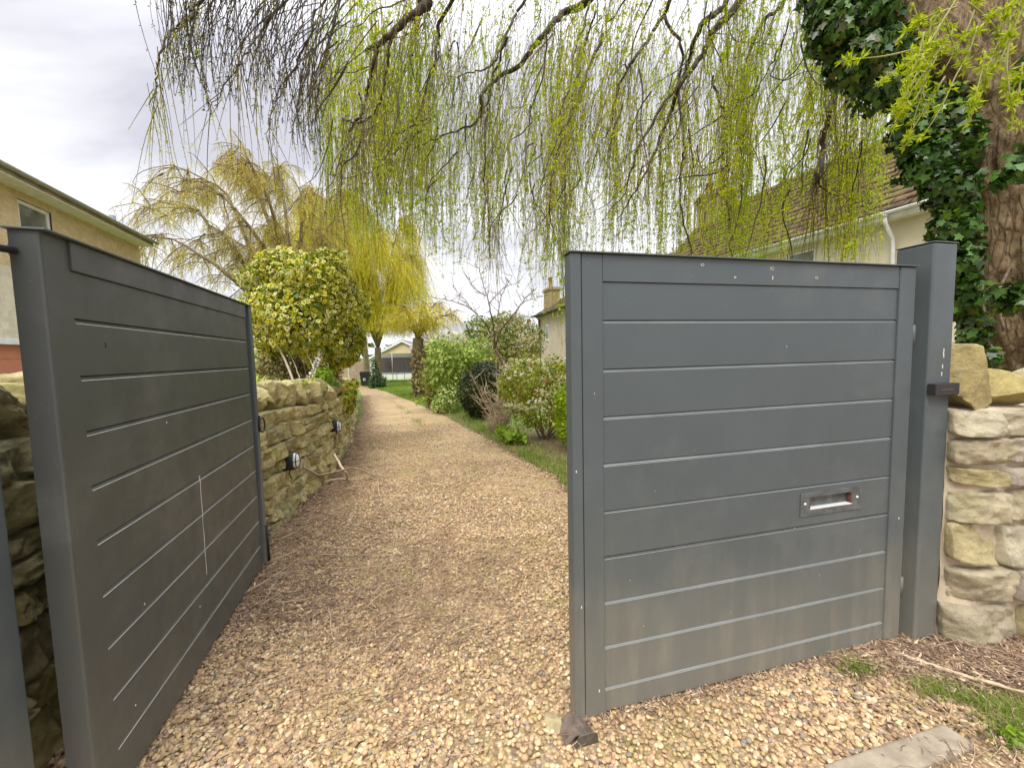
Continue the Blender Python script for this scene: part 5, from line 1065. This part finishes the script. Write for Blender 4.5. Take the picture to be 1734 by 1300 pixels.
# ------------------------------------------------------------------ houses
def brickmat(name, c1, c2, mort, sx=.22, sy=.075, axis='x', bumpd=.012):
    m, t, b = newmat(name); q = NT(t); br = q.n('ShaderNodeTexBrick'); co_ = q.co('UV'); q.l(co_, br.inputs[0])
    br.inputs['Color1'].default_value = (*c1, 1); br.inputs['Color2'].default_value = (*c2, 1); br.inputs['Mortar'].default_value = (*mort, 1)
    br.inputs['Scale'].default_value = 1; br.inputs['Brick Width'].default_value = sx; br.inputs['Row Height'].default_value = sy; br.inputs['Mortar Size'].default_value = .008; br.inputs['Bias'].default_value = 0
    c = q.mix(.7, br.outputs[0], q.ramp(q.noise(6, 6, .7), [(0.3, .72), (0.7, 1.15)]), 'MULTIPLY'); q.l(c, b.inputs['Base Color']); b.inputs['Roughness'].default_value = .9
    q.l(q.bump(br.outputs['Fac'], -.6, bumpd), b.inputs['Normal']); return m
def quad_uv(name, faces, mat, parent):
    """faces: lists of (corners, uv corners in metres)"""
    V = []; Fc = []; U = []
    for co_, uv in faces: Fc.append([len(V) + i for i in range(4)]); V += [tuple(c) for c in co_]; U += uv
    return npmesh(name, np.array(V), np.array(Fc), mat, parent, uv=np.array(U))
def wallquads(M, rects, o, nseg=1):
    return [([M(a0, z0, o), M(a1, z0, o), M(a1, z1, o), M(a0, z1, o)], [(a0, z0), (a1, z0), (a1, z1), (a0, z1)]) for a0, z0, a1, z1 in rects]
def wall_with_holes(M, a0, a1, z0, z1, holes, o=0):
    """grid of rectangles leaving the window and door openings out"""
    xs_ = sorted({a0, a1, *[h[0] for h in holes], *[h[2] for h in holes]}); zs_ = sorted({z0, z1, *[h[1] for h in holes], *[h[3] for h in holes]}); out_ = []
    for i in range(len(xs_) - 1):
        for j in range(len(zs_) - 1):
            cx, cz = (xs_[i] + xs_[i + 1]) / 2, (zs_[j] + zs_[j + 1]) / 2
            if not any(h[0] < cx < h[2] and h[1] < cz < h[3] for h in holes): out_.append((xs_[i], zs_[j], xs_[i + 1], zs_[j + 1]))
    return wallquads(M, out_, o)
PANE = simple('window_glass', (0.16, 0.18, 0.17), 0.06, 0, .5, 1.2, spec=.8)
UPVC = simple('white_upvc', (0.72, 0.73, 0.74), .35)
def window(M, a0, z0, a1, z1, root, fw=.06, rec=.08, bars=(), sill=True):
    f = MB(); f.box((a0, z0, -rec), (a0 + fw, z1, -rec + .05), M); f.box((a1 - fw, z0, -rec), (a1, z1, -rec + .05), M); f.box((a0 + fw, z1 - fw, -rec), (a1 - fw, z1, -rec + .05), M); f.box((a0 + fw, z0, -rec), (a1 - fw, z0 + fw, -rec + .05), M)
    for c in bars: f.box((c - fw / 2, z0 + fw, -rec), (c + fw / 2, z1 - fw, -rec + .045), M)
    o = f.build('window', UPVC, root, bevel=.004); p = MB(); p.box((a0 + fw * .9, z0 + fw * .9, -rec + .01), (a1 - fw * .9, z1 - fw * .9, -rec + .02), M); p.build('pane', PANE, o)
    rv = MB(); rv.box((a0 - .002, z0 - .03, -rec - .02), (a1 + .002, z0 - .001, .04), M)
    if sill: rv.build('sill', UPVC, o)
    return o

# left: brick house
HA = math.degrees(math.atan2(.957, -.289)); B1 = wood = None
BUFF = brickmat('buff_brick', (0.66, 0.50, 0.29), (0.56, 0.41, 0.22), (0.52, 0.44, 0.31))
eN = at(0, 292, 7.2); eF = at(258, 413, 11.9); ev = (eF - eN); ev[2] = 0; L_e = np.linalg.norm(ev); dv = ev / L_e; angH = math.degrees(math.atan2(dv[1], dv[0])); zE = (eN[2] + eF[2]) / 2
start = eN - dv * 3.0; ML = frame((start[0], start[1]), angH)     # 'out' points to the drive
hl = empty('brick_house', 'buff brick house with orange garage door at the left', 'house')
LW = L_e + 3.0 - .15; Oo = -.40   # wall line set back under the eave
zG = -.6
win = (4.28, 3.62, 5.25, 4.62); gar = (1.2, zG, 4.55, 2.02)
# solve the window position from the photograph's pixels
def on_wall(px, py):
    d = ray(px, py); n2 = np.array([math.sin(R_(angH)), -math.cos(R_(angH)), 0]); O3 = np.array([*ML(0, 0, Oo)]); s_ = ((O3 - CP) @ n2) / (d @ n2); P = CP + d * s_; a = (P - O3) @ np.array([math.cos(R_(angH)), math.sin(R_(angH)), 0]); return a, P[2]
wa0, wz1 = on_wall(29, 336); wa1, wz1b = on_wall(86, 360); wtop = (wz1 + wz1b) / 2; ga1, gz1 = on_wall(52, 574)
win = (wa0, wtop - 1.15, wa1, wtop); gar = (ga1 - 3.3 + .3, zG, ga1 + .3, gz1)
LW = on_wall(237, 430)[0]
Mw = lambda a, z, o: ML(a, z, o + Oo)
zS = 3.35; LOWB = brickmat('pale_stone_block', (.70, .64, .50), (.58, .52, .40), (.66, .62, .52), .30, .12)
quad_uv('lower_wall', wall_with_holes(Mw, -3.0, LW, zG, zS - .001, [gar]), LOWB, hl)
quad_uv('wall', wall_with_holes(Mw, -3.0, LW, zS, zE + .02, [win]) + [([Mw(LW, zG, 0), Mw(LW, zG, -7), Mw(LW, zE, -7), Mw(LW, zE, 0)], [(0, 0), (7, 0), (7, 5), (0, 5)])], BUFF, hl)
window(Mw, *win, hl, fw=.07)
g = MB(); n = 5
for i in range(n + 4):
    z0 = zG + (gz1 - .12 - zG) * i / (n + 4); z1 = zG + (gz1 - .12 - zG) * (i + 1) / (n + 4) - .012; g.box((gar[0] + .06, z0, -.12), (gar[2] - .06, z1, -.09), Mw)
g.build('garage_door', simple('terracotta_paint', (0.50, 0.19, 0.115), .5, 0, .1, 3), hl, bevel=.006)
g = MB(); g.box((gar[0], gz1 - .12, -.14), (gar[2], gz1, .012), Mw); g.box((gar[0], zG, -.14), (gar[0] + .06, gz1 - .121, .010), Mw); g.box((gar[2] - .06, zG, -.14), (gar[2], gz1 - .121, .010), Mw); g.build('garage_frame', UPVC, hl)
so_ = simple('painted_soffit', (0.74, 0.72, 0.66), .6); 
g = MB(); g.box((-3.2, zE - .02, -.45), (L_e + 3.0 + .1, zE + .0, -.02), ML); g.build('soffit', so_, hl)
g = MB(); g.box((-3.2, zE + .001, -.04), (L_e + 3.0 + .1, zE + .15, -.015), ML); g.build('fascia', simple('brown_fascia', (.30, .24, .17), .6, 0, .3, 5), hl)
gt = MB(); prof = [(0.0 + .06 * math.cos(t_), .12 + .055 * math.sin(t_)) for t_ in np.linspace(math.pi, 2 * math.pi, 9)]; prof += [(p[0] * .86, p[1] + .004) for p in prof[::-1]]
gt.prism([(a + .05, b_ ) for a, b_ in prof], (-3.2, L_e + 3.15), lambda a, b_, c: ML(c, zE + b_, a)); gt.build('gutter', simple('grey_gutter', (.34, .33, .31), .5), hl, True)
TILE = simple('dark_concrete_tile', (0.10, 0.095, 0.09), .85, 0, .3, 6, .6, 30)
def roof_tiles(name, M, a0, a1, z0, out0, depth, rise, rows, cols, mat, parent, thk=.018, sag=.0):
    """courses of tiles, each tile a small slab lapping the one below, nudged a little"""
    Vs = []; r = np.random.default_rng(rows * cols); sl = math.hypot(depth, rise); cw = (a1 - a0) / cols; rh = sl / rows; ud = -depth / sl; uz = rise / sl; no_, nz_ = uz, depth / sl
    for j in range(rows):
        for i in range(cols):
            x0 = a0 + (i + (.5 if j % 2 else 0)) * cw; x1 = min(x0 + cw * .975, a1 + .02); s0 = j * rh - .01 + r.normal(0, rh * .03); s1 = (j + 1) * rh + .03; l0 = thk + r.normal(0, thk * .22); l1 = .002; tl = r.normal(0, thk * .15)
            if x0 >= a1: continue
            def p(x, s_, l_): return M(x, z0 + uz * s_ + nz_ * l_, out0 + ud * s_ + no_ * l_)
            Vs += [p(x0, s0, l0 + tl), p(x1, s0, l0 - tl), p(x1, s1, l1 + .004), p(x0, s1, l1 + .004), p(x0, s0, l0 + tl - thk), p(x1, s0, l0 - tl - thk)]
    V = np.array(Vs); n = len(V) // 6; i = np.arange(n)[:, None] * 6; Fq = np.concatenate([i + np.array([[0, 1, 2, 3]]), i + np.array([[4, 5, 1, 0]])]); return npmesh(name, V, Fq, mat, parent)
roof_tiles('roof', ML, -3.2, L_e + 3.1, zE + .13, .03, 4.2, 1.7, 14, 40, TILE, hl)
g = MB(); g.prism([(-.05, zE + .08), (-4.1, zE + 1.74), (-8.2, zE + .08)], (-3.15, L_e + 3.05), lambda a, b_, c: ML(c, b_, a)); g.build('roof_body', TILE, hl)
vp = at(192, 385, 11.5); s = MB(); s.tube([(vp[0], vp[1], vp[2] - .9), (vp[0], vp[1], vp[2] + .32)], .075, 12); s.build('vent_pipe', simple('blue_grey_pipe', (.17, .20, .24), .5), hl, True)

# right: tiled house behind the gate
dR = np.array([-.317, .948, 0]); aR = math.degrees(math.atan2(.948, -.317)); E0 = at(1581, 347, 8.3); st_ = E0 - dR * 4.5
# 'out' must face left: frame() puts out to the right of travel, so run the frame from the far end back
far = E0 + dR * 9.0; MR = frame((far[0], far[1]), aR + 180); zR = float(E0[2]); LR = 14.5
MR0 = MR
hr = empty('tiled_house', 'cream rendered house with mossy red brown tiled roof behind the right gate', 'house')
REND = simple('cream_render', (0.60, 0.54, 0.40), .9, 0, .10, 1.2, .5, 90)
def on_wallR(px, py, o=-.35):
    O3 = np.array([*MR(0, 0, o)]); n2 = np.array([math.sin(R_(aR + 180)), -math.cos(R_(aR + 180)), 0]); d = ray(px, py); s_ = ((O3 - CP) @ n2) / (d @ n2); P = CP + d * s_; return (P - O3) @ np.array([math.cos(R_(aR + 180)), math.sin(R_(aR + 180)), 0]), P[2]
a0w, z1w = on_wallR(1333, 431); a1w, _ = on_wallR(1380, 431); winR = (a0w, z1w - 1.2, a1w, z1w)
MRw = lambda a, z, o: MR(a, z, o - .35)
quad_uv('wall', wall_with_holes(MRw, .3, LR, -.5, zR, [winR, (9.5, .9, 11.0, 2.1)]) + [([MRw(.3, -.5, -6), MRw(.3, -.5, 0), MRw(.3, zR, 0), MRw(.3, zR, -6)], [(0, 0), (6, 0), (6, 5), (0, 5)])], REND, hr)
g = MB(); g.prism([(-.35, zR - .01), (-3.0, zR + 2.75), (-5.65, zR - .01)], (.3, .32), lambda a, b_, c: MR(c, b_, a)); g.build('gable', REND, hr)
window(MRw, *winR, hr); window(MRw, 9.5, .9, 11.0, 2.1, hr, bars=(10.2,))
g = MB(); g.box((.1, zR - .03, -.36), (LR, zR, -.05), MR); g.build('soffit', UPVC, hr)
g = MB(); g.box((.1, zR + .001, -.05), (LR, zR + .15, -.02), MR); g.build('fascia', UPVC, hr)
gt = MB(); gt.prism([(a + .05, b_) for a, b_ in prof], (.05, LR), lambda a, b_, c: MR(c, zR + b_, a)); gt.build('gutter', UPVC, hr, True)
ad, zd = on_wallR(1500, 400, -.02)
dp = MB(); dp.tube([MR(ad, zR + .06, .04), MR(ad, zR - .10, .02), MR(ad, zR - .42, -.26), MR(ad, zR - .6, -.29), MR(ad, -.4, -.29)], .038, 10); dp.tube([MR(ad, zR + .02, .04), MR(ad, zR + .12, .04)], .055, 10); dp.build('downpipe', UPVC, hr, True)
m, t, b = newmat('weathered_roof_tile'); q = NT(t)
c = q.ramp(q.island(), [(0, (0.085, 0.046, 0.028)), (.2, (0.12, 0.066, 0.038)), (.4, (0.06, 0.036, 0.026)), (.6, (0.15, 0.088, 0.05)), (.8, (0.10, 0.058, 0.034))], 'CONSTANT')
c = q.mix(q.ramp(q.noise(2.2, 6, .7), [(.42, 0.0), (.62, .38)]), c, (0.27, 0.25, 0.05)); c = q.mix(q.ramp(q.noise(7, 5, .7), [(.55, 0.0), (.66, .4)]), c, (0.30, 0.23, 0.14))
q.l(c, b.inputs['Base Color']); b.inputs['Roughness'].default_value = .92; q.l(q.bump(q.noise(20, 6, .7), .8, .015), b.inputs['Normal']); RT = m
roof_tiles('roof', MR, 0.0, LR, zR + .13, .06, 3.06, 2.86, 16, 52, RT, hr, .045)
g = MB(); g.prism([(-.02, zR + .10), (-3.0, zR + 2.88), (-6.0, zR + .10)], (.04, LR - .02), lambda a, b_, c: MR(c, b_, a)); g.build('roof_body', RT, hr)
g = MB(); k = 0
while k * .4 < LR: g.tube([MR(k * .4, zR + 2.93, -3.0), MR(k * .4 + .395, zR + 2.93, -3.0)], [.125, .115], 10); k += 1
g.build('ridge_tiles', RT, hr)
CHB = brickmat('chimney_brick', (0.33, 0.22, 0.11), (0.26, 0.20, 0.09), (0.30, 0.28, 0.17))
def chimney(M, a, o, z0, z1, wa, wo, root, pots, mat=CHB):
    c = []
    def ring(z, e): return [(a - wa / 2 - e, o - wo / 2 - e), (a + wa / 2 + e, o - wo / 2 - e), (a + wa / 2 + e, o + wo / 2 + e), (a - wa / 2 - e, o + wo / 2 + e)]
    fs = []
    for (zz0, zz1, e) in [(z0, z1 - .28, 0), (z1 - .279, z1 - .2, .04), (z1 - .199, z1 - .12, .08), (z1 - .119, z1, .03)]:
        R4 = ring(0, e); u = 0
        for i in range(4):
            p, p2 = R4[i], R4[(i + 1) % 4]; l_ = math.hypot(p2[0] - p[0], p2[1] - p[1]); fs.append(([M(p[0], zz0, p[1]), M(p2[0], zz0, p2[1]), M(p2[0], zz1, p2[1]), M(p[0], zz1, p[1])], [(u, zz0), (u + l_, zz0), (u + l_, zz1), (u, zz1)])); u += l_
        for zc in (zz0, zz1): fs.append(([M(p[0], zc, p[1]) for p in R4], [(0, 0), (1, 0), (1, 1), (0, 1)]))
    ch = quad_uv('chimney', fs, mat, root)
    for pa, ph in pots:
        pt = MB(); pt.tube([M(pa, z1 - .01, o), M(pa, z1 + .03, o), M(pa, z1 + ph * .85, o), M(pa, z1 + ph * .86, o), M(pa, z1 + ph, o)], [.17, .16, .12, .15, .15], 14); pt.build('chimney_pot', simple('terracotta_pot', (.42, .22, .11), .85, 0, .25, 8), ch, True)
chimney(MR, .75, -2.7, zR + 2.0, zR + 3.65, 1.2, .75, hr, [(.45, .55), (1.05, .85)])

# far right: small rendered house
d3 = frame(tuple((at(1010, 503, 20.5) + 0)[:2]), aR); e1 = at(965, 518, 24.0); e2 = at(903, 537, 31.0); ang3 = math.degrees(math.atan2(e1[1] - e2[1], e1[0] - e2[0])); L3 = np.linalg.norm((e1 - e2)[:2]); z3 = (e1[2] + e2[2]) / 2; M3 = frame((e2[0], e2[1]), ang3)
h3 = empty('rendered_house', 'pinkish rendered house with brown roof seen beyond the pieris', 'house'); RN3 = simple('pink_beige_render', (.46, .38, .30), .9, 0, .1, .8)
M3w = lambda a, z, o: M3(a, z, o - .3)
quad_uv('wall', wall_with_holes(M3w, .2, L3 + 9, -1, z3, [(1.7, z3 - 1.9, 2.6, z3 - .7), (8.6, z3 - 1.9, 9.6, z3 - .7)]) + [([M3w(.2, -1, -6), M3w(.2, -1, 0), M3w(.2, z3, 0), M3w(.2, z3, -6)], [(0, 0)] * 4)], RN3, h3)
window(M3w, 1.7, z3 - 1.9, 2.6, z3 - .7, h3, fw=.12); window(M3w, 8.6, z3 - 1.9, 9.6, z3 - .7, h3, fw=.12)
g = MB(); g.prism([(.1, z3), (-3.2, z3 + 1.9), (-6.4, z3)], (-.1, L3 + 9), lambda a, b_, c: M3(c, b_, a)); g.build('roof_body', RT, h3)
roof_tiles('roof', M3, -.12, L3 + 9, z3 + .02, .14, 3.3, 1.92, 14, 60, RT, h3, .03)
g = MB(); g.tube([M3(-.1, z3 + .03, .18), M3(L3 + 9, z3 + .03, .18)], .06, 8); g.tube([M3(.9, z3, .15), M3(.9, z3 - .3, -.2), M3(.9, -.8, -.22)], .05, 8); g.build('gutter', DARK, h3, True)
chimney(M3, .9, -1.2, z3 + .2, z3 + 2.1, 1.3, .8, h3, [(.7, .9)])

# bungalow at the far end
b_c = at(680, 577, 44.0); hb = empty('bungalow', 'cream gabled bungalow with white trim at the far end of the lawn', 'house')
MBg = frame((b_c[0] - 4.2, b_c[1]), 4.0); pk = float(b_c[2]); gB = float(gz(0, 44)) - .1; ez = pk - 1.9
CREAM = simple('cream_gable_board', (.62, .50, .30), .8, 0, .08, 1)
g = MB(); g.prism([(.4, 1.5), (.4, ez), (4.2, pk - .12), (8.0, ez), (8.0, 1.5)], (-.2, 0), lambda a, b_, c: MBg(a, b_, c)); g.build('gable', CREAM, hb)
g = MB(); g.box((.4, gB, -.25), (8.0, 1.498, -.05), MBg); g.build('wall', simple('white_render', (.66, .66, .63), .8, 0, .06, 1), hb)
g = MB(); g.box((.3, 1.42, -.04), (8.1, 1.56, .05), MBg); g.build('trim', UPVC, hb)
for a0, a1 in ((1.0, 1.9), (2.2, 3.0)): window(lambda a, z, o: MBg(a, z, o + .06), a0, .1, a1, 1.2, hb, fw=.09, sill=False)
g = MB()
for a0, a1, zz0, zz1 in ((-.4, 4.2, ez - .42, pk), (4.2, 8.8, pk, ez - .42)):
    g.add([MBg(a0, zz0, .25), MBg(a1, zz1, .25), MBg(a1, zz1, -12), MBg(a0, zz0, -12), MBg(a0, zz0 + .14, .25), MBg(a1, zz1 + .14, .25), MBg(a1, zz1 + .14, -12), MBg(a0, zz0 + .14, -12)], [(0, 1, 2, 3), (4, 7, 6, 5), (1, 5, 6, 2), (2, 6, 7, 3), (3, 7, 4, 0)])
g.build('roof', simple('grey_slate', (.13, .13, .14), .8, 0, .2, 3), hb)
g = MB()
for a0, a1, zz0, zz1 in ((-.4, 4.2, ez - .44, pk - .02), (4.2, 8.8, pk - .02, ez - .44)): g.add([MBg(a0, zz0 - .10, .26), MBg(a1, zz1 - .10, .26), MBg(a1, zz1 + .13, .26), MBg(a0, zz0 + .13, .26)], [(0, 1, 2, 3)])
g.build('bargeboard', UPVC, hb)
# long low building behind the hedge
lr = empty('long_building', 'long low grey brown roofed building behind the brown hedge', 'house'); pL = at(722, 566, 40); Ml = frame((pL[0], pL[1]), 2.0); zt = float(pL[2])
g = MB(); g.prism([(0, zt), (-4, zt - 1.6), (4, zt - 1.6)], (-1, 14), lambda a, b_, c: Ml(c, b_, a)); g.build('roof', simple('brown_grey_tile', (.20, .17, .15), .9, 0, .2, 2), lr)
g = MB(); g.box((-.8, -1.2, -3.6), (13.8, zt - 1.602, 3.6), Ml); g.build('wall', simple('dull_brick', (.28, .18, .13), .9, 0, .2, 2), lr)

# garden fence by the bin
fn = empty('garden_fence', 'weathered pinkish timber fence panels with concrete posts at the end of the drive', 'fence'); f0 = at(553, 643, 33); Mf = frame((f0[0], f0[1]), 3.0); zf = float(f0[2]) - .1
mw = simple('faded_fence_board', (.42, .31, .24), .85, 0, .2, 4, .4, 20); cw = simple('concrete_post', (.6, .57, .5), .9)
for k in range(2):
    g = MB(); a = k * 1.85
    for j in range(13): g.box((a + .08, zf + .06 + j * .125, -.02), (a + 1.77, zf + .06 + j * .125 + .118, .0 + .006 * (j % 2)), Mf)
    g.build('fence_panel', mw, fn); g = MB(); g.box((a - .06, zf - .2, -.06), (a + .06, zf + 1.78, .06), Mf); g.build('post', cw, fn, bevel=.01)
# bin
bn = empty('wheelie_bin', 'black wheelie bin with white number 11 standing at the end of the drive', 'bin', loc=tuple(at(619, 653, 29.0))); BK = simple('black_plastic', (.02, .021, .022), .45)
g = MB(); v = [(-.22, -.27, .06), (.22, -.27, .06), (.22, .27, .06), (-.22, .27, .06), (-.28, -.34, .95), (.28, -.34, .95), (.28, .34, .95), (-.28, .34, .95)]; g.add(v, [(0, 3, 2, 1), (4, 5, 6, 7), (0, 1, 5, 4), (1, 2, 6, 5), (2, 3, 7, 6), (3, 0, 4, 7)]); g.build('body', BK, bn, bevel=.03, seg=3)
g = MB(); g.box((-.30, -.37, .955), (.30, .36, 1.0)); g.box((-.26, -.3, 1.001), (.26, .3, 1.05)); g.build('lid', BK, bn, bevel=.02)
for sx_ in (-.25, .25): g = MB(); g.tube([(sx_ - .03, .28, .1), (sx_ + .03, .28, .1)], .1, 16); g.build('wheel', BK, bn, True)
g = MB(); g.tube([(-.2, .40, .92), (.2, .40, .92)], .018, 8); g.build('handle', BK, bn, True)
g = MB()
for x_ in (-.03, .07):
    g.add([(x_, -.325, .38), (x_ + .055, -.325, .38), (x_ + .055, -.338, .58), (x_, -.338, .58), (x_, -.30, .38), (x_ + .055, -.30, .38), (x_ + .055, -.31, .58), (x_, -.31, .58)], [(0, 1, 2, 3), (7, 6, 5, 4), (0, 3, 7, 4), (1, 5, 6, 2), (3, 2, 6, 7), (0, 4, 5, 1)])
g.build('number', WHITE, bn)

# trampoline
tc_ = at(676, 646, 37.0); tc_[2] = float(gz(0, 37)); tm = empty('trampoline', 'round trampoline with dark safety net on the far lawn', 'trampoline', loc=tuple(tc_)); R0_ = 1.75; MTL = simple('galvanised_tube', (.45, .46, .46), .4, .5)
def circ(r_, z, n=32): return [(r_ * math.cos(2 * math.pi * i / n), r_ * math.sin(2 * math.pi * i / n), z) for i in range(n + 1)]
g = MB(); g.tube(circ(R0_, .80), .035, 8, False); g.build('frame_ring', MTL, tm, True)
g = MB(); rings = [circ(R0_ + .06, .86), circ(R0_ - .28, .86)]
g.add(rings[0][:-1] + rings[1][:-1] + [(x, y, .83) for x, y, z in rings[0][:-1]], [(i, (i + 1) % 32, 32 + (i + 1) % 32, 32 + i) for i in range(32)] + [(64 + i, 64 + (i + 1) % 32, (i + 1) % 32, i) for i in range(32)]); g.build('pad', simple('pale_blue_pad', (.50, .56, .66), .6), tm)
g = MB(); c_ = circ(R0_ - .27, .845)[:-1]; g.add(c_, [tuple(range(32))]); g.build('mat', DARK, tm)
m, t, b = newmat('safety_net'); q = NT(t); tr2 = q.n('ShaderNodeBsdfTransparent'); mx2 = q.n('ShaderNodeMixShader'); mx2.inputs[0].default_value = .8; q.l(tr2.outputs[0], mx2.inputs[1]); q.l(b.outputs[0], mx2.inputs[2]); q.l(mx2.outputs[0], t.nodes['Material Output'].inputs[0]); b.inputs['Base Color'].default_value = (.055, .04, .04, 1)
g = MB(); lo = circ(R0_ - .05, .87)[:-1]; hi = circ(R0_ - .05, 2.25)[:-1]; g.add(lo + hi, [(i, (i + 1) % 32, 32 + (i + 1) % 32, 32 + i) for i in range(32)]); g.build('net', m, tm)
g = MB(); hi2 = circ(R0_ - .05, 2.251)[:-1]; hi3 = circ(R0_ - .05, 2.6)[:-1]; g.add(hi2 + hi3, [(i, (i + 1) % 32, 32 + (i + 1) % 32, 32 + i) for i in range(32)]); g.build('net_band', simple('grey_band', (.30, .28, .26), .8), tm)
for k in range(6):
    a = k * math.pi / 3 + .5; x_, y_ = (R0_ + .02) * math.cos(a), (R0_ + .02) * math.sin(a); g = MB(); g.tube([(x_, y_, .02), (x_, y_, 2.65)], .028, 8); g.build('pole', MTL, tm, True)
g = MB()
for k in range(3):
    a = k * 2.1 + .3; g.tube([(R0_ * math.cos(a - .4), R0_ * math.sin(a - .4), .78), (R0_ * math.cos(a - .4), R0_ * math.sin(a - .4), .04), (R0_ * math.cos(a + .4), R0_ * math.sin(a + .4), .04), (R0_ * math.cos(a + .4), R0_ * math.sin(a + .4), .78)], .025, 6)
g.build('leg_frame', MTL, tm, True)

# tree belt closing the view far off
far_b = []
for i in range(60):
    a = R_(-75 + 150 * i / 59); d_ = 62 + 8 * math.sin(i * 2.3); far_b.append((math.sin(a) * d_, math.cos(a) * d_, -1.0 + 1.0 * math.sin(i * 1.9), 5.5, 3.5, 4.2 + 1.0 * math.sin(i * 3.1)))
V_, F_, U_ = blob_leaves(far_b, 24000, .6, OVAL, shell=.4, rough=.25, nscale=.3)
tag(npmesh('distant_trees', V_, F_, leafmat('distant_foliage', [(.12, .13, .06), (.16, .15, .07), (.09, .11, .05)], .2, .7), uv=U_), 'far off belt of mixed trees beyond the gardens', 'trees', kind='stuff')
